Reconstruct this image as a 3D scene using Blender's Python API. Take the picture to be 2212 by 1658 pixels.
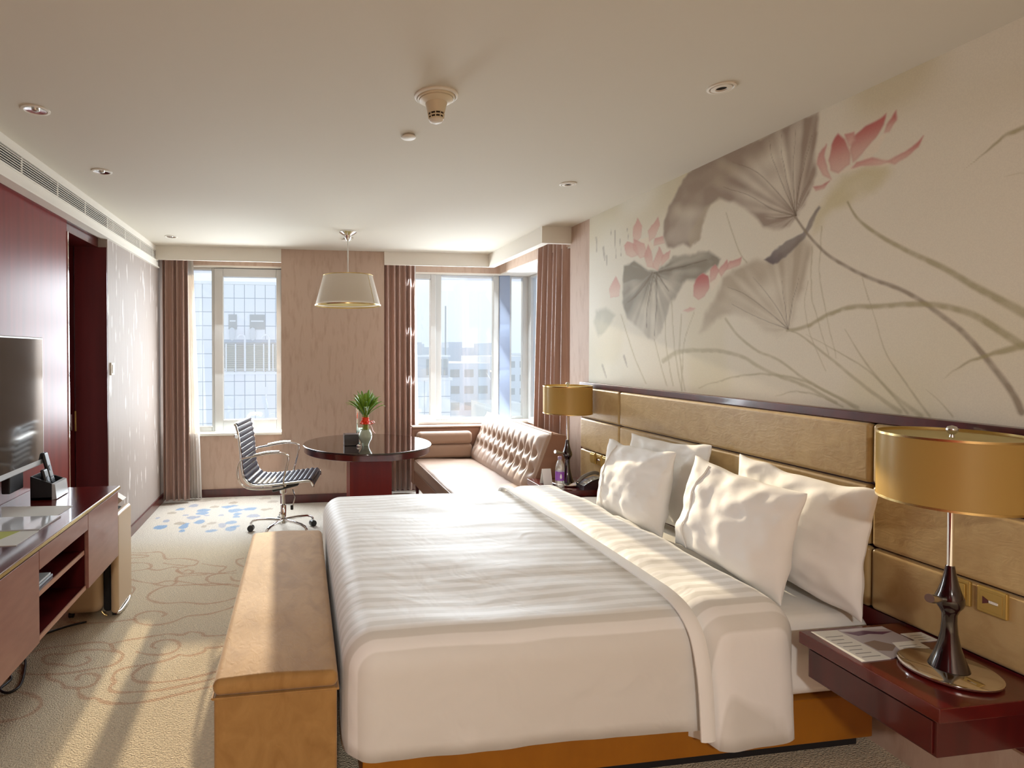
import bpy, bmesh, math, random
import numpy as np
from mathutils import Vector, Matrix, noise
for o in list(bpy.data.objects): bpy.data.objects.remove(o)
scene = bpy.context.scene
col = scene.collection
PI = math.pi
random.seed(7)
# ---------------------------------------------------------------- camera
cam = bpy.data.cameras.new('camera'); camo = bpy.data.objects.new('camera', cam); col.objects.link(camo)
F, YAW, PITCH, PCX, PCY = 1240.0, 0.14938, 0.01425, 837.3, 778.0      # pixels of the 2212 x 1658 frame
cam.sensor_fit = 'HORIZONTAL'; cam.sensor_width = 36.0
cam.lens = F / 2212 * 36
cam.shift_x = (1106 - PCX) / 2212
cam.shift_y = (PCY - 829) / 2212
cam.clip_start = 0.05; cam.clip_end = 2000
camo.location = (0, 0, 1.55)
camo.rotation_euler = (PI / 2 - PITCH, 0, -YAW)
scene.camera = camo
# ---------------------------------------------------------------- view
vs = scene.view_settings
scene.display_settings.display_device = 'sRGB'
vs.view_transform = 'Standard'; vs.look = 'None'; vs.gamma = 1.0; vs.use_curve_mapping = False
vs.exposure = 0.76
# ---------------------------------------------------------------- sky
world = bpy.data.worlds.new('sky'); scene.world = world; world.use_nodes = True
nt = world.node_tree; nt.nodes.clear()
wo = nt.nodes.new('ShaderNodeOutputWorld'); bg = nt.nodes.new('ShaderNodeBackground')
tc = nt.nodes.new('ShaderNodeTexCoord'); sx = nt.nodes.new('ShaderNodeSeparateXYZ'); rp = nt.nodes.new('ShaderNodeValToRGB')
nt.links.new(tc.outputs['Generated'], sx.inputs[0]); nt.links.new(sx.outputs['Z'], rp.inputs[0])
rp.color_ramp.elements[0].position = 0.0; rp.color_ramp.elements[0].color = (0.62, 0.75, 0.95, 1)
e = rp.color_ramp.elements.new(0.14); e.color = (0.80, 0.86, 0.95, 1)
rp.color_ramp.elements[2].position = 0.7; rp.color_ramp.elements[2].color = (0.55, 0.68, 0.90, 1)
nt.links.new(rp.outputs[0], bg.inputs[0]); bg.inputs[1].default_value = 0.66
nt.links.new(bg.outputs[0], wo.inputs[0])
# ---------------------------------------------------------------- sun, low and straight in through the far windows
sun = bpy.data.lights.new('sun', 'SUN'); suno = bpy.data.objects.new('sun', sun); col.objects.link(suno)
sun.energy = 4.4; sun.color = (1.0, 0.80, 0.52); sun.angle = 0.012
suno.location = (-1, 30, 9)
suno.rotation_euler = Vector((0.036, -1.0, -0.25)).to_track_quat('-Z', 'Y').to_euler()
# ---------------------------------------------------------------- daylight of the three windows
def daylight(name, loc, direction, w, h, watts, colr=(0.86, 0.94, 1.0)):
    l = bpy.data.lights.new(name, 'AREA'); o = bpy.data.objects.new(name, l); col.objects.link(o)
    l.shape = 'RECTANGLE'; l.size = w; l.size_y = h; l.energy = watts; l.color = colr
    o.location = loc; o.rotation_euler = Vector(direction).to_track_quat('-Z', 'Y').to_euler()
    o.visible_camera = False
    return o
for k in range(3):
    z = 1.06 + .53 * k
    daylight('daylight_left_window', (-0.60, 6.28, z), (0, -1, -0.45), 0.8, .5, 12.5)
    daylight('daylight_right_window', (1.80, 6.28, z), (0, -1, -0.45), 1.3, .5, 18)
    daylight('daylight_bay_window', (2.50, 5.80, z), (-1, -.3, -0.6), 1.0, .5, 5)
# ---------------------------------------------------------------- helpers
def lin(r, g, b):
    f = lambda c: (c / 255 / 12.92) if c / 255 <= 0.04045 else ((c / 255 + 0.055) / 1.055) ** 2.4
    return (f(r), f(g), f(b), 1)
W = {}
class MB:
    def __init__(s): s.v = []; s.f = []; s.sm = True; s.wn = False
    def add(s, vs, fs):
        n = len(s.v); s.v += [tuple(p) for p in vs]; s.f += [tuple(i + n for i in q) for q in fs]; return s
    def box(s, x0, x1, y0, y1, z0, z1):
        s.add([(x0,y0,z0),(x1,y0,z0),(x1,y1,z0),(x0,y1,z0),(x0,y0,z1),(x1,y0,z1),(x1,y1,z1),(x0,y1,z1)],
              [(3,2,1,0),(4,5,6,7),(0,1,5,4),(1,2,6,5),(2,3,7,6),(3,0,4,7)]); s.sm = False; return s
    def rbox(s, x0, x1, y0, y1, z0, z1, r, seg=2, nx=1, ny=1, nz=1):
        c = ((x0+x1)/2, (y0+y1)/2, (z0+z1)/2); h = ((x1-x0)/2, (y1-y0)/2, (z1-z0)/2)
        r = min(r, min(h) * 0.999); ax = []
        for hh, n in zip(h, (nx, ny, nz)):
            e = [-hh + r * (1 - math.tan(PI/4*(1-k/seg))) for k in range(seg+1)]
            m = [(-hh+r) + (2*hh-2*r)*k/n for k in range(1, n)]
            ax.append(e + m + [-q for q in reversed(e)])
        idx = {}; vs = []; fs = []
        def vid(p):
            k = (round(p[0],6), round(p[1],6), round(p[2],6))
            if k not in idx:
                q = [max(-hh+r, min(hh-r, a)) for a, hh in zip(p, h)]; d = [a-b for a, b in zip(p, q)]
                l = math.sqrt(sum(t*t for t in d)) or 1
                vs.append(tuple(c[i]+q[i]+r*d[i]/l for i in range(3))); idx[k] = len(vs)-1
            return idx[k]
        for a in range(3):
            b, d = (a+1) % 3, (a+2) % 3
            for sg in (-1, 1):
                for i in range(len(ax[b])-1):
                    for j in range(len(ax[d])-1):
                        q = []
                        for (ii, jj) in ((i,j),(i+1,j),(i+1,j+1),(i,j+1)):
                            p = [0,0,0]; p[a] = sg*h[a]; p[b] = ax[b][ii]; p[d] = ax[d][jj]; q.append(vid(p))
                        if sg < 0: q.reverse()
                        if len(set(q)) > 2: fs.append(tuple(dict.fromkeys(q)))
        s.wn = True
        return s.add(vs, fs)
    def lathe(s, prof, c=(0,0), n=32, cap=True):
        if prof[0] == prof[-1]: cap = False
        vs = []; fs = []
        for r, z in prof:
            for k in range(n):
                a = 2*PI*k/n; vs.append((c[0]+r*math.cos(a), c[1]+r*math.sin(a), z))
        for i in range(len(prof)-1):
            for k in range(n):
                k2 = (k+1) % n; fs.append((i*n+k, i*n+k2, (i+1)*n+k2, (i+1)*n+k))
        if cap and prof[0][0] > 1e-6: fs.append(tuple(range(n-1, -1, -1)))
        if cap and prof[-1][0] > 1e-6: fs.append(tuple((len(prof)-1)*n+k for k in range(n)))
        return s.add(vs, fs)
    def tube(s, path, r, n=10, flat=1.0):
        P = [Vector(p) for p in path]; rs = r if isinstance(r, (list, tuple)) else [r]*len(P)
        vs = []; fs = []; up = None
        for i, p in enumerate(P):
            t = (P[min(i+1, len(P)-1)] - P[max(i-1, 0)]).normalized()
            if up is None:
                up = Vector((0,0,1)) if abs(t.z) < .9 else Vector((1,0,0))
            side = t.cross(up).normalized(); up = side.cross(t).normalized()
            for k in range(n):
                a = 2*PI*k/n; vs.append(p + side*math.cos(a)*rs[i] + up*math.sin(a)*rs[i]*flat)
        for i in range(len(P)-1):
            for k in range(n):
                k2 = (k+1) % n; fs.append((i*n+k, i*n+k2, (i+1)*n+k2, (i+1)*n+k))
        fs.append(tuple(range(n-1, -1, -1))); fs.append(tuple((len(P)-1)*n+k for k in range(n)))
        return s.add(vs, fs)
    def grid(s, fn, nu, nv, closed=False):
        vs = [fn(i/nu, j/nv) for j in range(nv+1) for i in range(nu+1)]
        fs = [(j*(nu+1)+i, j*(nu+1)+i+1, (j+1)*(nu+1)+i+1, (j+1)*(nu+1)+i) for j in range(nv) for i in range(nu)]
        return s.add(vs, fs)
    def prism(s, pts, axis, a, b):
        n = len(pts)
        def mk(p, t): return {'x': (t,p[0],p[1]), 'y': (p[0],t,p[1]), 'z': (p[0],p[1],t)}[axis]
        s.add([mk(p,a) for p in pts]+[mk(p,b) for p in pts], [tuple(range(n-1,-1,-1)), tuple(range(n,2*n))]+[(i,(i+1)%n,n+(i+1)%n,n+i) for i in range(n)])
        s.sm = False; return s
    def warp(s, fn): s.v = [tuple(fn(Vector(p))) for p in s.v]; return s
    def build(s, name, mat, parent=None, smooth=None, solid=0, fix=True):
        me = bpy.data.meshes.new(name); me.from_pydata(s.v, [], s.f)
        if fix:
            bm = bmesh.new(); bm.from_mesh(me); bmesh.ops.recalc_face_normals(bm, faces=bm.faces); bm.to_mesh(me); bm.free()
        sm = s.sm if smooth is None else smooth
        me.polygons.foreach_set('use_smooth', [sm]*len(me.polygons))
        if sm and not s.wn: me.set_sharp_from_angle(angle=math.radians(48))
        o = bpy.data.objects.new(name, me); col.objects.link(o); me.materials.append(mat)
        if parent is not None:
            o.parent = parent; o.location = -W[parent]
        W[o] = Vector((0,0,0))
        if solid:
            m = o.modifiers.new('thickness', 'SOLIDIFY'); m.thickness = solid; m.offset = -1
        if s.wn and sm: o.modifiers.new('normals', 'WEIGHTED_NORMAL')
        return o
def mb(): return MB()
def tag(o, label=None, cat=None, group=None, kind=None):
    if label: o['label'] = label
    if cat: o['category'] = cat
    if group: o['group'] = group
    if kind: o['kind'] = kind
    return o
def thing(name, label, cat, loc, group=None, kind=None):
    o = bpy.data.objects.new(name, None); col.objects.link(o); o.location = loc; o.empty_display_size = .1
    W[o] = Vector(loc); return tag(o, label, cat, group, kind)
def struct(o): o['kind'] = 'structure'; return o
def copy_tree(o, parent=None):
    c = o.copy(); col.objects.link(c); W[c] = W.get(o, Vector((0,0,0))).copy()
    if parent is not None: c.parent = parent
    for ch in list(o.children):
        if ch != c: copy_tree(ch, c)
    return c
def spline(pts, n=6):
    P = [Vector(p) for p in pts]; out = []
    for i in range(len(P)-1):
        a, b, c, d = P[max(i-1,0)], P[i], P[i+1], P[min(i+2,len(P)-1)]
        for k in range(n):
            t = k/n; out.append(.5*((2*b)+(c-a)*t+(2*a-5*b+4*c-d)*t*t+(3*b-a-3*c+d)*t**3))
    return out+[P[-1]]
# ---------------------------------------------------------------- materials
def pm(name, c, rough=.5, metal=0, coat=0, sheen=0, spec=.5, bump=None, var=None, coord='Object', trans=0, aniso=None):
    m = bpy.data.materials.new(name); m.use_nodes = True; t = m.node_tree; b = t.nodes['Principled BSDF']
    c = tuple(c) if len(c) == 4 else tuple(c)+(1,)
    b.inputs['Base Color'].default_value = c; b.inputs['Roughness'].default_value = rough; b.inputs['Metallic'].default_value = metal
    b.inputs['Coat Weight'].default_value = coat; b.inputs['Coat Roughness'].default_value = .08
    b.inputs['Sheen Weight'].default_value = sheen; b.inputs['Specular IOR Level'].default_value = spec
    b.inputs['Transmission Weight'].default_value = trans
    def nz(sc, st=(1,1,1), detail=3, dist=0):
        x = t.nodes.new('ShaderNodeTexCoord'); mp = t.nodes.new('ShaderNodeMapping'); n = t.nodes.new('ShaderNodeTexNoise')
        mp.inputs['Scale'].default_value = st; n.inputs['Scale'].default_value = sc; n.inputs['Detail'].default_value = detail; n.inputs['Distortion'].default_value = dist
        t.links.new(x.outputs[coord], mp.inputs[0]); t.links.new(mp.outputs[0], n.inputs['Vector']); return n
    if var:   # (scale, stretch, other colour, low, high[, distortion])
        n = nz(var[0], var[1], 4, var[5] if len(var) > 5 else 0); r = t.nodes.new('ShaderNodeValToRGB')
        r.color_ramp.elements[0].position = var[3]; r.color_ramp.elements[1].position = var[4]
        r.color_ramp.elements[0].color = c; r.color_ramp.elements[1].color = tuple(var[2])[:3]+(1,)
        t.links.new(n.outputs['Fac'], r.inputs[0]); t.links.new(r.outputs[0], b.inputs['Base Color'])
    if bump:  # (scale, stretch, strength, distance[, distortion])
        n = nz(bump[0], bump[1], 4, bump[4] if len(bump) > 4 else 0); u = t.nodes.new('ShaderNodeBump')
        u.inputs['Strength'].default_value = bump[2]; u.inputs['Distance'].default_value = bump[3]
        t.links.new(n.outputs['Fac'], u.inputs['Height']); t.links.new(u.outputs[0], b.inputs['Normal'])
    return m
def mixmat(name, parts):
    """parts: list of (weight, kind, colour, roughness)"""
    m = bpy.data.materials.new(name); m.use_nodes = True; t = m.node_tree; t.nodes.clear(); out = t.nodes.new('ShaderNodeOutputMaterial')
    cur = None; tot = 0
    for w, k, c, r in parts:
        n = t.nodes.new({'T': 'ShaderNodeBsdfTransparent', 'D': 'ShaderNodeBsdfDiffuse', 'L': 'ShaderNodeBsdfTranslucent', 'G': 'ShaderNodeBsdfGlossy'}[k])
        n.inputs['Color'].default_value = tuple(c)[:3]+(1,)
        if k == 'G': n.inputs['Roughness'].default_value = r
        if cur is None: cur = n; tot = w
        else:
            x = t.nodes.new('ShaderNodeMixShader'); x.inputs[0].default_value = w/(tot+w); tot += w
            t.links.new(cur.outputs[0], x.inputs[1]); t.links.new(n.outputs[0], x.inputs[2]); cur = x
    t.links.new(cur.outputs[0], out.inputs[0]); return m
I3 = (1,1,1)
m_ceil = pm('ceiling_paint', lin(212,206,192), .9)
m_white = pm('white_paint', lin(232,227,216), .6)
m_sill = pm('sill_stone', lin(222,222,212), .35)
m_frame = pm('window_frame_paint', lin(196,198,196), .35)
m_post = pm('window_post_paint', lin(150,165,190), .4)
m_paper = pm('beige_wallpaper', lin(198,174,156), .65, var=(22, (1,1,.25), lin(184,157,138), .5, .72), bump=(60, (1,1,.3), .25, .004))
m_paperL = pm('silvery_wallpaper', lin(158,146,138), .6, spec=.3, var=(24, (1,1,.14), lin(226,220,216), .63, .70), bump=(24, (1,1,.14), .4, .008))
m_wood = pm('mahogany', lin(84,16,16), .3, coat=.5, spec=.5, var=(14, (1,1,.12), lin(58,9,10), .35, .75))
m_woodh = pm('mahogany_across', lin(96,20,17), .22, coat=.7, var=(16, (1,.1,1), lin(78,14,15), .35, .75))
m_woodp = pm('panel_wood', lin(120,26,20), .34, coat=.0, spec=.28, var=(22, (1,1,.06), lin(104,20,18), .35, .75))
m_wooddark = pm('dark_mahogany', lin(96,24,24), .4, coat=.3, var=(12, (1,1,.1), lin(76,14,16), .35, .75))
m_table = pm('lacquered_tabletop', lin(30,10,10), .06, coat=1.0)
m_chrome = pm('chrome', (.86,.86,.86), .08, 1)
m_steel = pm('brushed_steel', (.66,.64,.6), .28, 1)
m_gold = pm('gilt_trim', (.72,.56,.26), .25, 1)
m_black = pm('black_plastic', (.012,.012,.014), .35)
m_void = pm('dark_recess', (.01,.008,.008), .9)
m_glass = mixmat('window_glass', [(.87,'T',(.985,.99,1),0),(.075,'L',(.72,.88,1),0),(.05,'G',(1,1,1),.02)])
m_sheer = mixmat('sheer_voile', [(.40,'T',(1,1,1),0),(.38,'L',(.95,.93,.9),0),(.22,'D',(.9,.88,.86),0)])
m_curt = pm('mauve_curtain', lin(176,144,130), .5, sheen=.3, var=(90,(1,1,.05),lin(164,130,116),.35,.7), bump=(120,(1,1,.2),.15,.003))
m_head = pm('champagne_satin', lin(190,162,112), .34, sheen=.2, bump=(13,(1,.8,1.8),.10,.010,2.5), var=(9,(1,1,1),lin(178,148,98),.35,.7,1.5))
m_bench = pm('tan_suede', lin(172,130,72), .75, sheen=.2, var=(8,(1.6,.7,1),lin(154,112,56),.35,.7,1.2), bump=(30,(1.5,.6,1),.25,.006,1.5))
m_sofa = pm('sofa_satin', lin(164,136,116), .5, sheen=.2, bump=(18,(1,1,1),.15,.008))
m_sofad = pm('sofa_base_fabric', lin(150,112,92), .55)
m_linen = pm('white_linen', lin(248,246,242), .7, sheen=.1, bump=(9,(1,1,1),.12,.015,.8))
m_sheet = pm('white_sheet', lin(248,246,242), .7, bump=(7,(1,2,1),.2,.015,.6))
m_orange = pm('bed_base_veneer', lin(168,106,16), .45, var=(7,(1,1,.5),lin(154,94,10),.35,.7))
m_shade = mixmat('gold_lampshade', [(.60,'D',lin(204,170,98),0),(.34,'L',lin(210,172,92),0),(.06,'G',(.9,.85,.7),.3)])
m_shadew = mixmat('pale_lampshade', [(.46,'D',lin(236,230,222),0),(.50,'L',lin(236,230,222),0),(.04,'G',(1,1,1),.4)])
m_diff = mixmat('lamp_diffuser', [(.6,'D',lin(226,212,160),0),(.4,'L',lin(226,212,160),0)])
m_ebony = pm('ebony_lacquer', lin(26,10,12), .12, coat=1)
m_leather = pm('champagne_leather', lin(196,170,136), .35, sheen=.1)
m_chairp = pm('black_leather', lin(56,60,76), .42, coat=.1)
m_screen = pm('tv_screen', (.012,.011,.010), .07, coat=.5)
m_silver = pm('silver_plastic', lin(200,204,206), .3, .4)
m_paperw = pm('white_paper', lin(226,226,222), .5)
m_brass = pm('brass_plate', lin(190,160,90), .35, .6)

# ================================================================= the setting
def vcol(name, rough, bump=None, fine=None):
    m = bpy.data.materials.new(name); m.use_nodes = True; t = m.node_tree; b = t.nodes['Principled BSDF']
    a = t.nodes.new('ShaderNodeAttribute'); a.attribute_name = 'print'; b.inputs['Roughness'].default_value = rough
    b.inputs['Specular IOR Level'].default_value = .25
    src = a.outputs['Color']
    x = t.nodes.new('ShaderNodeTexCoord')
    if fine:
        n = t.nodes.new('ShaderNodeTexNoise'); n.inputs['Scale'].default_value = fine[0]; n.inputs['Detail'].default_value = 3
        mp = t.nodes.new('ShaderNodeMapping'); mp.inputs['Scale'].default_value = fine[2]
        t.links.new(x.outputs['Object'], mp.inputs[0]); t.links.new(mp.outputs[0], n.inputs['Vector'])
        r = t.nodes.new('ShaderNodeValToRGB'); k = fine[1]
        r.color_ramp.elements[0].color = (1-k,1-k,1-k,1); r.color_ramp.elements[1].color = (1,1,1,1)
        r.color_ramp.elements[0].position = .35; r.color_ramp.elements[1].position = .65
        mx = t.nodes.new('ShaderNodeMix'); mx.data_type = 'RGBA'; mx.blend_type = 'MULTIPLY'; mx.inputs[0].default_value = 1
        t.links.new(n.outputs['Fac'], r.inputs[0]); t.links.new(src, mx.inputs[6]); t.links.new(r.outputs[0], mx.inputs[7]); src = mx.outputs[2]
    t.links.new(src, b.inputs['Base Color'])
    if bump:
        n = t.nodes.new('ShaderNodeTexNoise'); n.inputs['Scale'].default_value = bump[0]; u = t.nodes.new('ShaderNodeBump')
        mp = t.nodes.new('ShaderNodeMapping'); mp.inputs['Scale'].default_value = bump[3]
        t.links.new(x.outputs['Object'], mp.inputs[0]); t.links.new(mp.outputs[0], n.inputs['Vector'])
        u.inputs['Strength'].default_value = bump[1]; u.inputs['Distance'].default_value = bump[2]
        t.links.new(n.outputs['Fac'], u.inputs['Height']); t.links.new(u.outputs[0], b.inputs['Normal'])
    return m
def printed_grid(name, A, B, place, colour, mat, parent=None):
    """grid over coordinate lists A x B; place(a,b)->xyz arrays; colour(a,b)->rgb array stored as the printed colour"""
    a, b = np.meshgrid(A, B); na, nb = len(A), len(B)
    co = np.stack(place(a.ravel(), b.ravel()), 1).astype(np.float32)
    i = np.arange((nb-1)*na).reshape(nb-1, na)[:, :-1].ravel()
    fc = np.stack([i, i+1, i+1+na, i+na], 1).astype(np.int32)
    me = bpy.data.meshes.new(name); me.vertices.add(len(co)); me.vertices.foreach_set('co', co.ravel())
    me.loops.add(fc.size); me.loops.foreach_set('vertex_index', fc.ravel())
    me.polygons.add(len(fc)); me.polygons.foreach_set('loop_start', np.arange(0, fc.size, 4, dtype=np.int32))
    me.update(calc_edges=True)
    rgb = colour(a.ravel(), b.ravel()); at = me.color_attributes.new('print', 'FLOAT_COLOR', 'POINT')
    at.data.foreach_set('color', np.concatenate([rgb, np.ones((len(rgb),1))], 1).astype(np.float32).ravel())
    o = bpy.data.objects.new(name, me); col.objects.link(o); me.materials.append(mat); W[o] = Vector((0,0,0))
    if parent is not None: o.parent = parent; o.location = -W[parent]
    return o
def vnoise(x, y, sc, seed=0):
    """value noise, vectorised"""
    x = x*sc+seed*17.3; y = y*sc+seed*9.1; xi = np.floor(x); yi = np.floor(y); fx = x-xi; fy = y-yi
    fx = fx*fx*(3-2*fx); fy = fy*fy*(3-2*fy)
    h = lambda i, j: np.modf(np.abs(np.sin(i*127.1+j*311.7+seed*74.7)*43758.5453))[0]
    return (h(xi,yi)*(1-fx)+h(xi+1,yi)*fx)*(1-fy)+(h(xi,yi+1)*(1-fx)+h(xi+1,yi+1)*fx)*fy
def smooth01(t): t = np.clip(t, 0, 1); return t*t*(3-2*t)
def segdist(x, y, a, b):
    dx, dy = b[0]-a[0], b[1]-a[1]; L = dx*dx+dy*dy or 1e-9
    t = np.clip(((x-a[0])*dx+(y-a[1])*dy)/L, 0, 1)
    return np.hypot(x-a[0]-t*dx, y-a[1]-t*dy), t
def polydist(x, y, P):
    """signed distance, negative inside"""
    d = np.full(x.shape, 9.); ins = np.zeros(x.shape, bool); n = len(P)
    for i in range(n):
        a, b = P[i], P[(i+1) % n]; d = np.minimum(d, segdist(x, y, a, b)[0])
        if a[1] != b[1]:
            c = ((a[1] > y) != (b[1] > y)) & (x < (b[0]-a[0])*(y-a[1])/(b[1]-a[1])+a[0]); ins ^= c
    return np.where(ins, -d, d)
def spline2(P, n=5):
    return [tuple(v) for v in spline([tuple(p)+(0,)*(3-len(p)) for p in P], n)]
def paint(rgb, m, c, k=1.0):
    m = (np.clip(m, 0, 1)*k)[:, None]; rgb[:] = rgb*(1-m)+np.array(c[:3])[None]*m
POL=[('leafA',[(3.072,2.595),(3.165,2.517),(3.244,2.449),(3.294,2.358),(3.297,2.267),(3.262,2.202),(3.201,2.182),(3.152,2.182),(3.104,2.186),(3.049,2.16),(2.978,2.192),(2.953,2.246),(2.911,2.319),(2.879,2.363),(2.815,2.375),(2.723,2.346),(2.636,2.286),(2.553,2.214),(2.514,2.164),(2.45,2.133),(2.378,2.135),(2.333,2.163),(2.278,2.207),(2.242,2.29),(2.232,2.342),(2.228,2.46),(2.219,2.603),(2.585,2.607),(2.881,2.611)]),('leafAfold',[(2.879,2.363),(2.953,2.246),(2.978,2.192),(3.049,2.16),(3.068,2.222),(2.979,2.311),(2.912,2.36),(2.815,2.381)]),('leafB',[(3.738,2.149),(3.623,2.175),(3.455,2.081),(3.366,2.068),(3.281,2.095),(3.2,2.127),(3.066,2.114),(2.977,2.115),(2.892,2.11),(2.811,2.058),(2.826,2.015),(2.907,1.992),(2.975,1.954),(3.083,1.967),(3.159,1.913),(3.197,1.879),(3.237,1.844),(3.277,1.757),(3.318,1.667),(3.383,1.626),(3.45,1.637),(3.544,1.702),(3.695,1.781),(3.762,1.902),(3.749,2.004)]),('leafC',[(2.972,1.668),(2.922,1.76),(2.84,1.846),(2.778,1.941),(2.675,1.993),(2.551,2.008),(2.499,1.993),(2.389,2.019),(2.309,2.063),(2.276,2.066),(2.238,2.012),(2.264,1.895),(2.306,1.777),(2.35,1.655),(2.42,1.62),(2.495,1.651),(2.601,1.729),(2.716,1.752),(2.823,1.742),(2.904,1.677)]),('green',[(2.235,2.14),(2.174,2.226),(2.098,2.283),(2.008,2.302),(1.912,2.272),(1.899,2.24),(1.964,2.185),(2.05,2.167),(2.144,2.155),(2.223,2.064)]),('dark',[(2.505,1.999),(2.389,2.054),(2.287,2.085),(2.209,2.189),(2.202,2.18),(2.234,2.104),(2.276,2.056),(2.32,2.027),(2.377,1.988),(2.448,1.965)]),('leafD',[(4.124,1.869),(3.972,1.874),(3.856,1.82),(3.97,1.719),(4.091,1.676),(4.155,1.775)])]
PET=[('c',[(2.136,2.299),(2.061,2.32),(1.949,2.305),(1.876,2.276),(1.916,2.269),(1.999,2.3),(2.07,2.297)]),('c',[(2.177,2.433),(2.152,2.433),(2.164,2.366),(2.146,2.316),(2.176,2.352)]),('c',[(2.017,2.352),(1.95,2.394),(1.917,2.398),(1.949,2.337),(2.008,2.315)]),('c',[(3.551,2.303),(3.457,2.299),(3.389,2.219),(3.456,2.19),(3.526,2.243)]),('c',[(2.89,1.944),(2.81,1.979),(2.779,1.986),(2.809,1.934),(2.873,1.884)]),('r',[(2.124,2.471),(2.09,2.433),(2.066,2.368),(2.071,2.327),(2.117,2.302),(2.156,2.328),(2.168,2.376),(2.152,2.433)]),('p',[(2.177,2.446),(2.212,2.418),(2.222,2.376),(2.196,2.322),(2.15,2.286),(2.176,2.343),(2.187,2.4)]),('r',[(2.049,2.431),(2.001,2.455),(1.922,2.472),(1.93,2.435),(1.966,2.392),(2.017,2.352),(2.057,2.331),(2.067,2.386)]),('p',[(2.091,2.455),(2.049,2.448),(2.044,2.412),(2.071,2.396)]),('r',[(1.879,2.463),(1.882,2.432),(1.909,2.399),(1.929,2.403),(1.918,2.43)]),('r',[(1.788,2.338),(1.802,2.301),(1.838,2.275),(1.884,2.263),(1.916,2.285),(1.869,2.293),(1.824,2.309)]),('p',[(2.043,2.327),(1.974,2.32),(1.9,2.28),(1.957,2.286),(2.017,2.305),(2.061,2.307)]),('r',[(2.16,2.284),(2.185,2.26),(2.226,2.26),(2.236,2.279),(2.195,2.276)]),('p',[(3.577,2.451),(3.523,2.381),(3.539,2.315),(3.599,2.284),(3.637,2.349),(3.625,2.403)]),('p',[(3.359,2.412),(3.336,2.354),(3.39,2.285),(3.446,2.269),(3.458,2.34)]),('p',[(3.739,2.296),(3.7,2.318),(3.587,2.268),(3.562,2.208),(3.648,2.201),(3.712,2.226)]),('p',[(3.624,2.318),(3.503,2.267),(3.456,2.176),(3.55,2.178),(3.623,2.246)]),('p',[(3.457,2.251),(3.422,2.197),(3.388,2.085),(3.467,2.11),(3.502,2.184)]),('p',[(3.335,2.215),(3.292,2.149),(3.355,2.067),(3.41,2.101),(3.367,2.175)]),('p',[(3.231,2.177),(3.24,2.128),(3.323,2.088),(3.302,2.151)]),('p',[(3.304,2.275),(3.287,2.226),(3.4,2.234),(3.39,2.279)]),('r',[(2.933,1.99),(2.89,1.967),(2.89,1.909),(2.923,1.865),(2.974,1.847),(3.018,1.875),(3.019,1.935),(2.975,1.978)]),('p',[(2.842,2.029),(2.81,1.99),(2.841,1.949),(2.882,1.937),(2.874,1.999)]),('p',[(2.654,2.042),(2.668,2.008),(2.719,1.989),(2.771,1.985),(2.734,2.029)]),('p',[(2.757,2.044),(2.741,2.003),(2.794,1.954),(2.818,1.991)]),('p',[(3.1,1.79),(3.045,1.81),(3.0,1.801),(3.063,1.785)]),('p',[(3.845,2.098),(3.79,2.024),(3.802,1.951),(3.914,1.946),(3.938,2.01)])]
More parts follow.
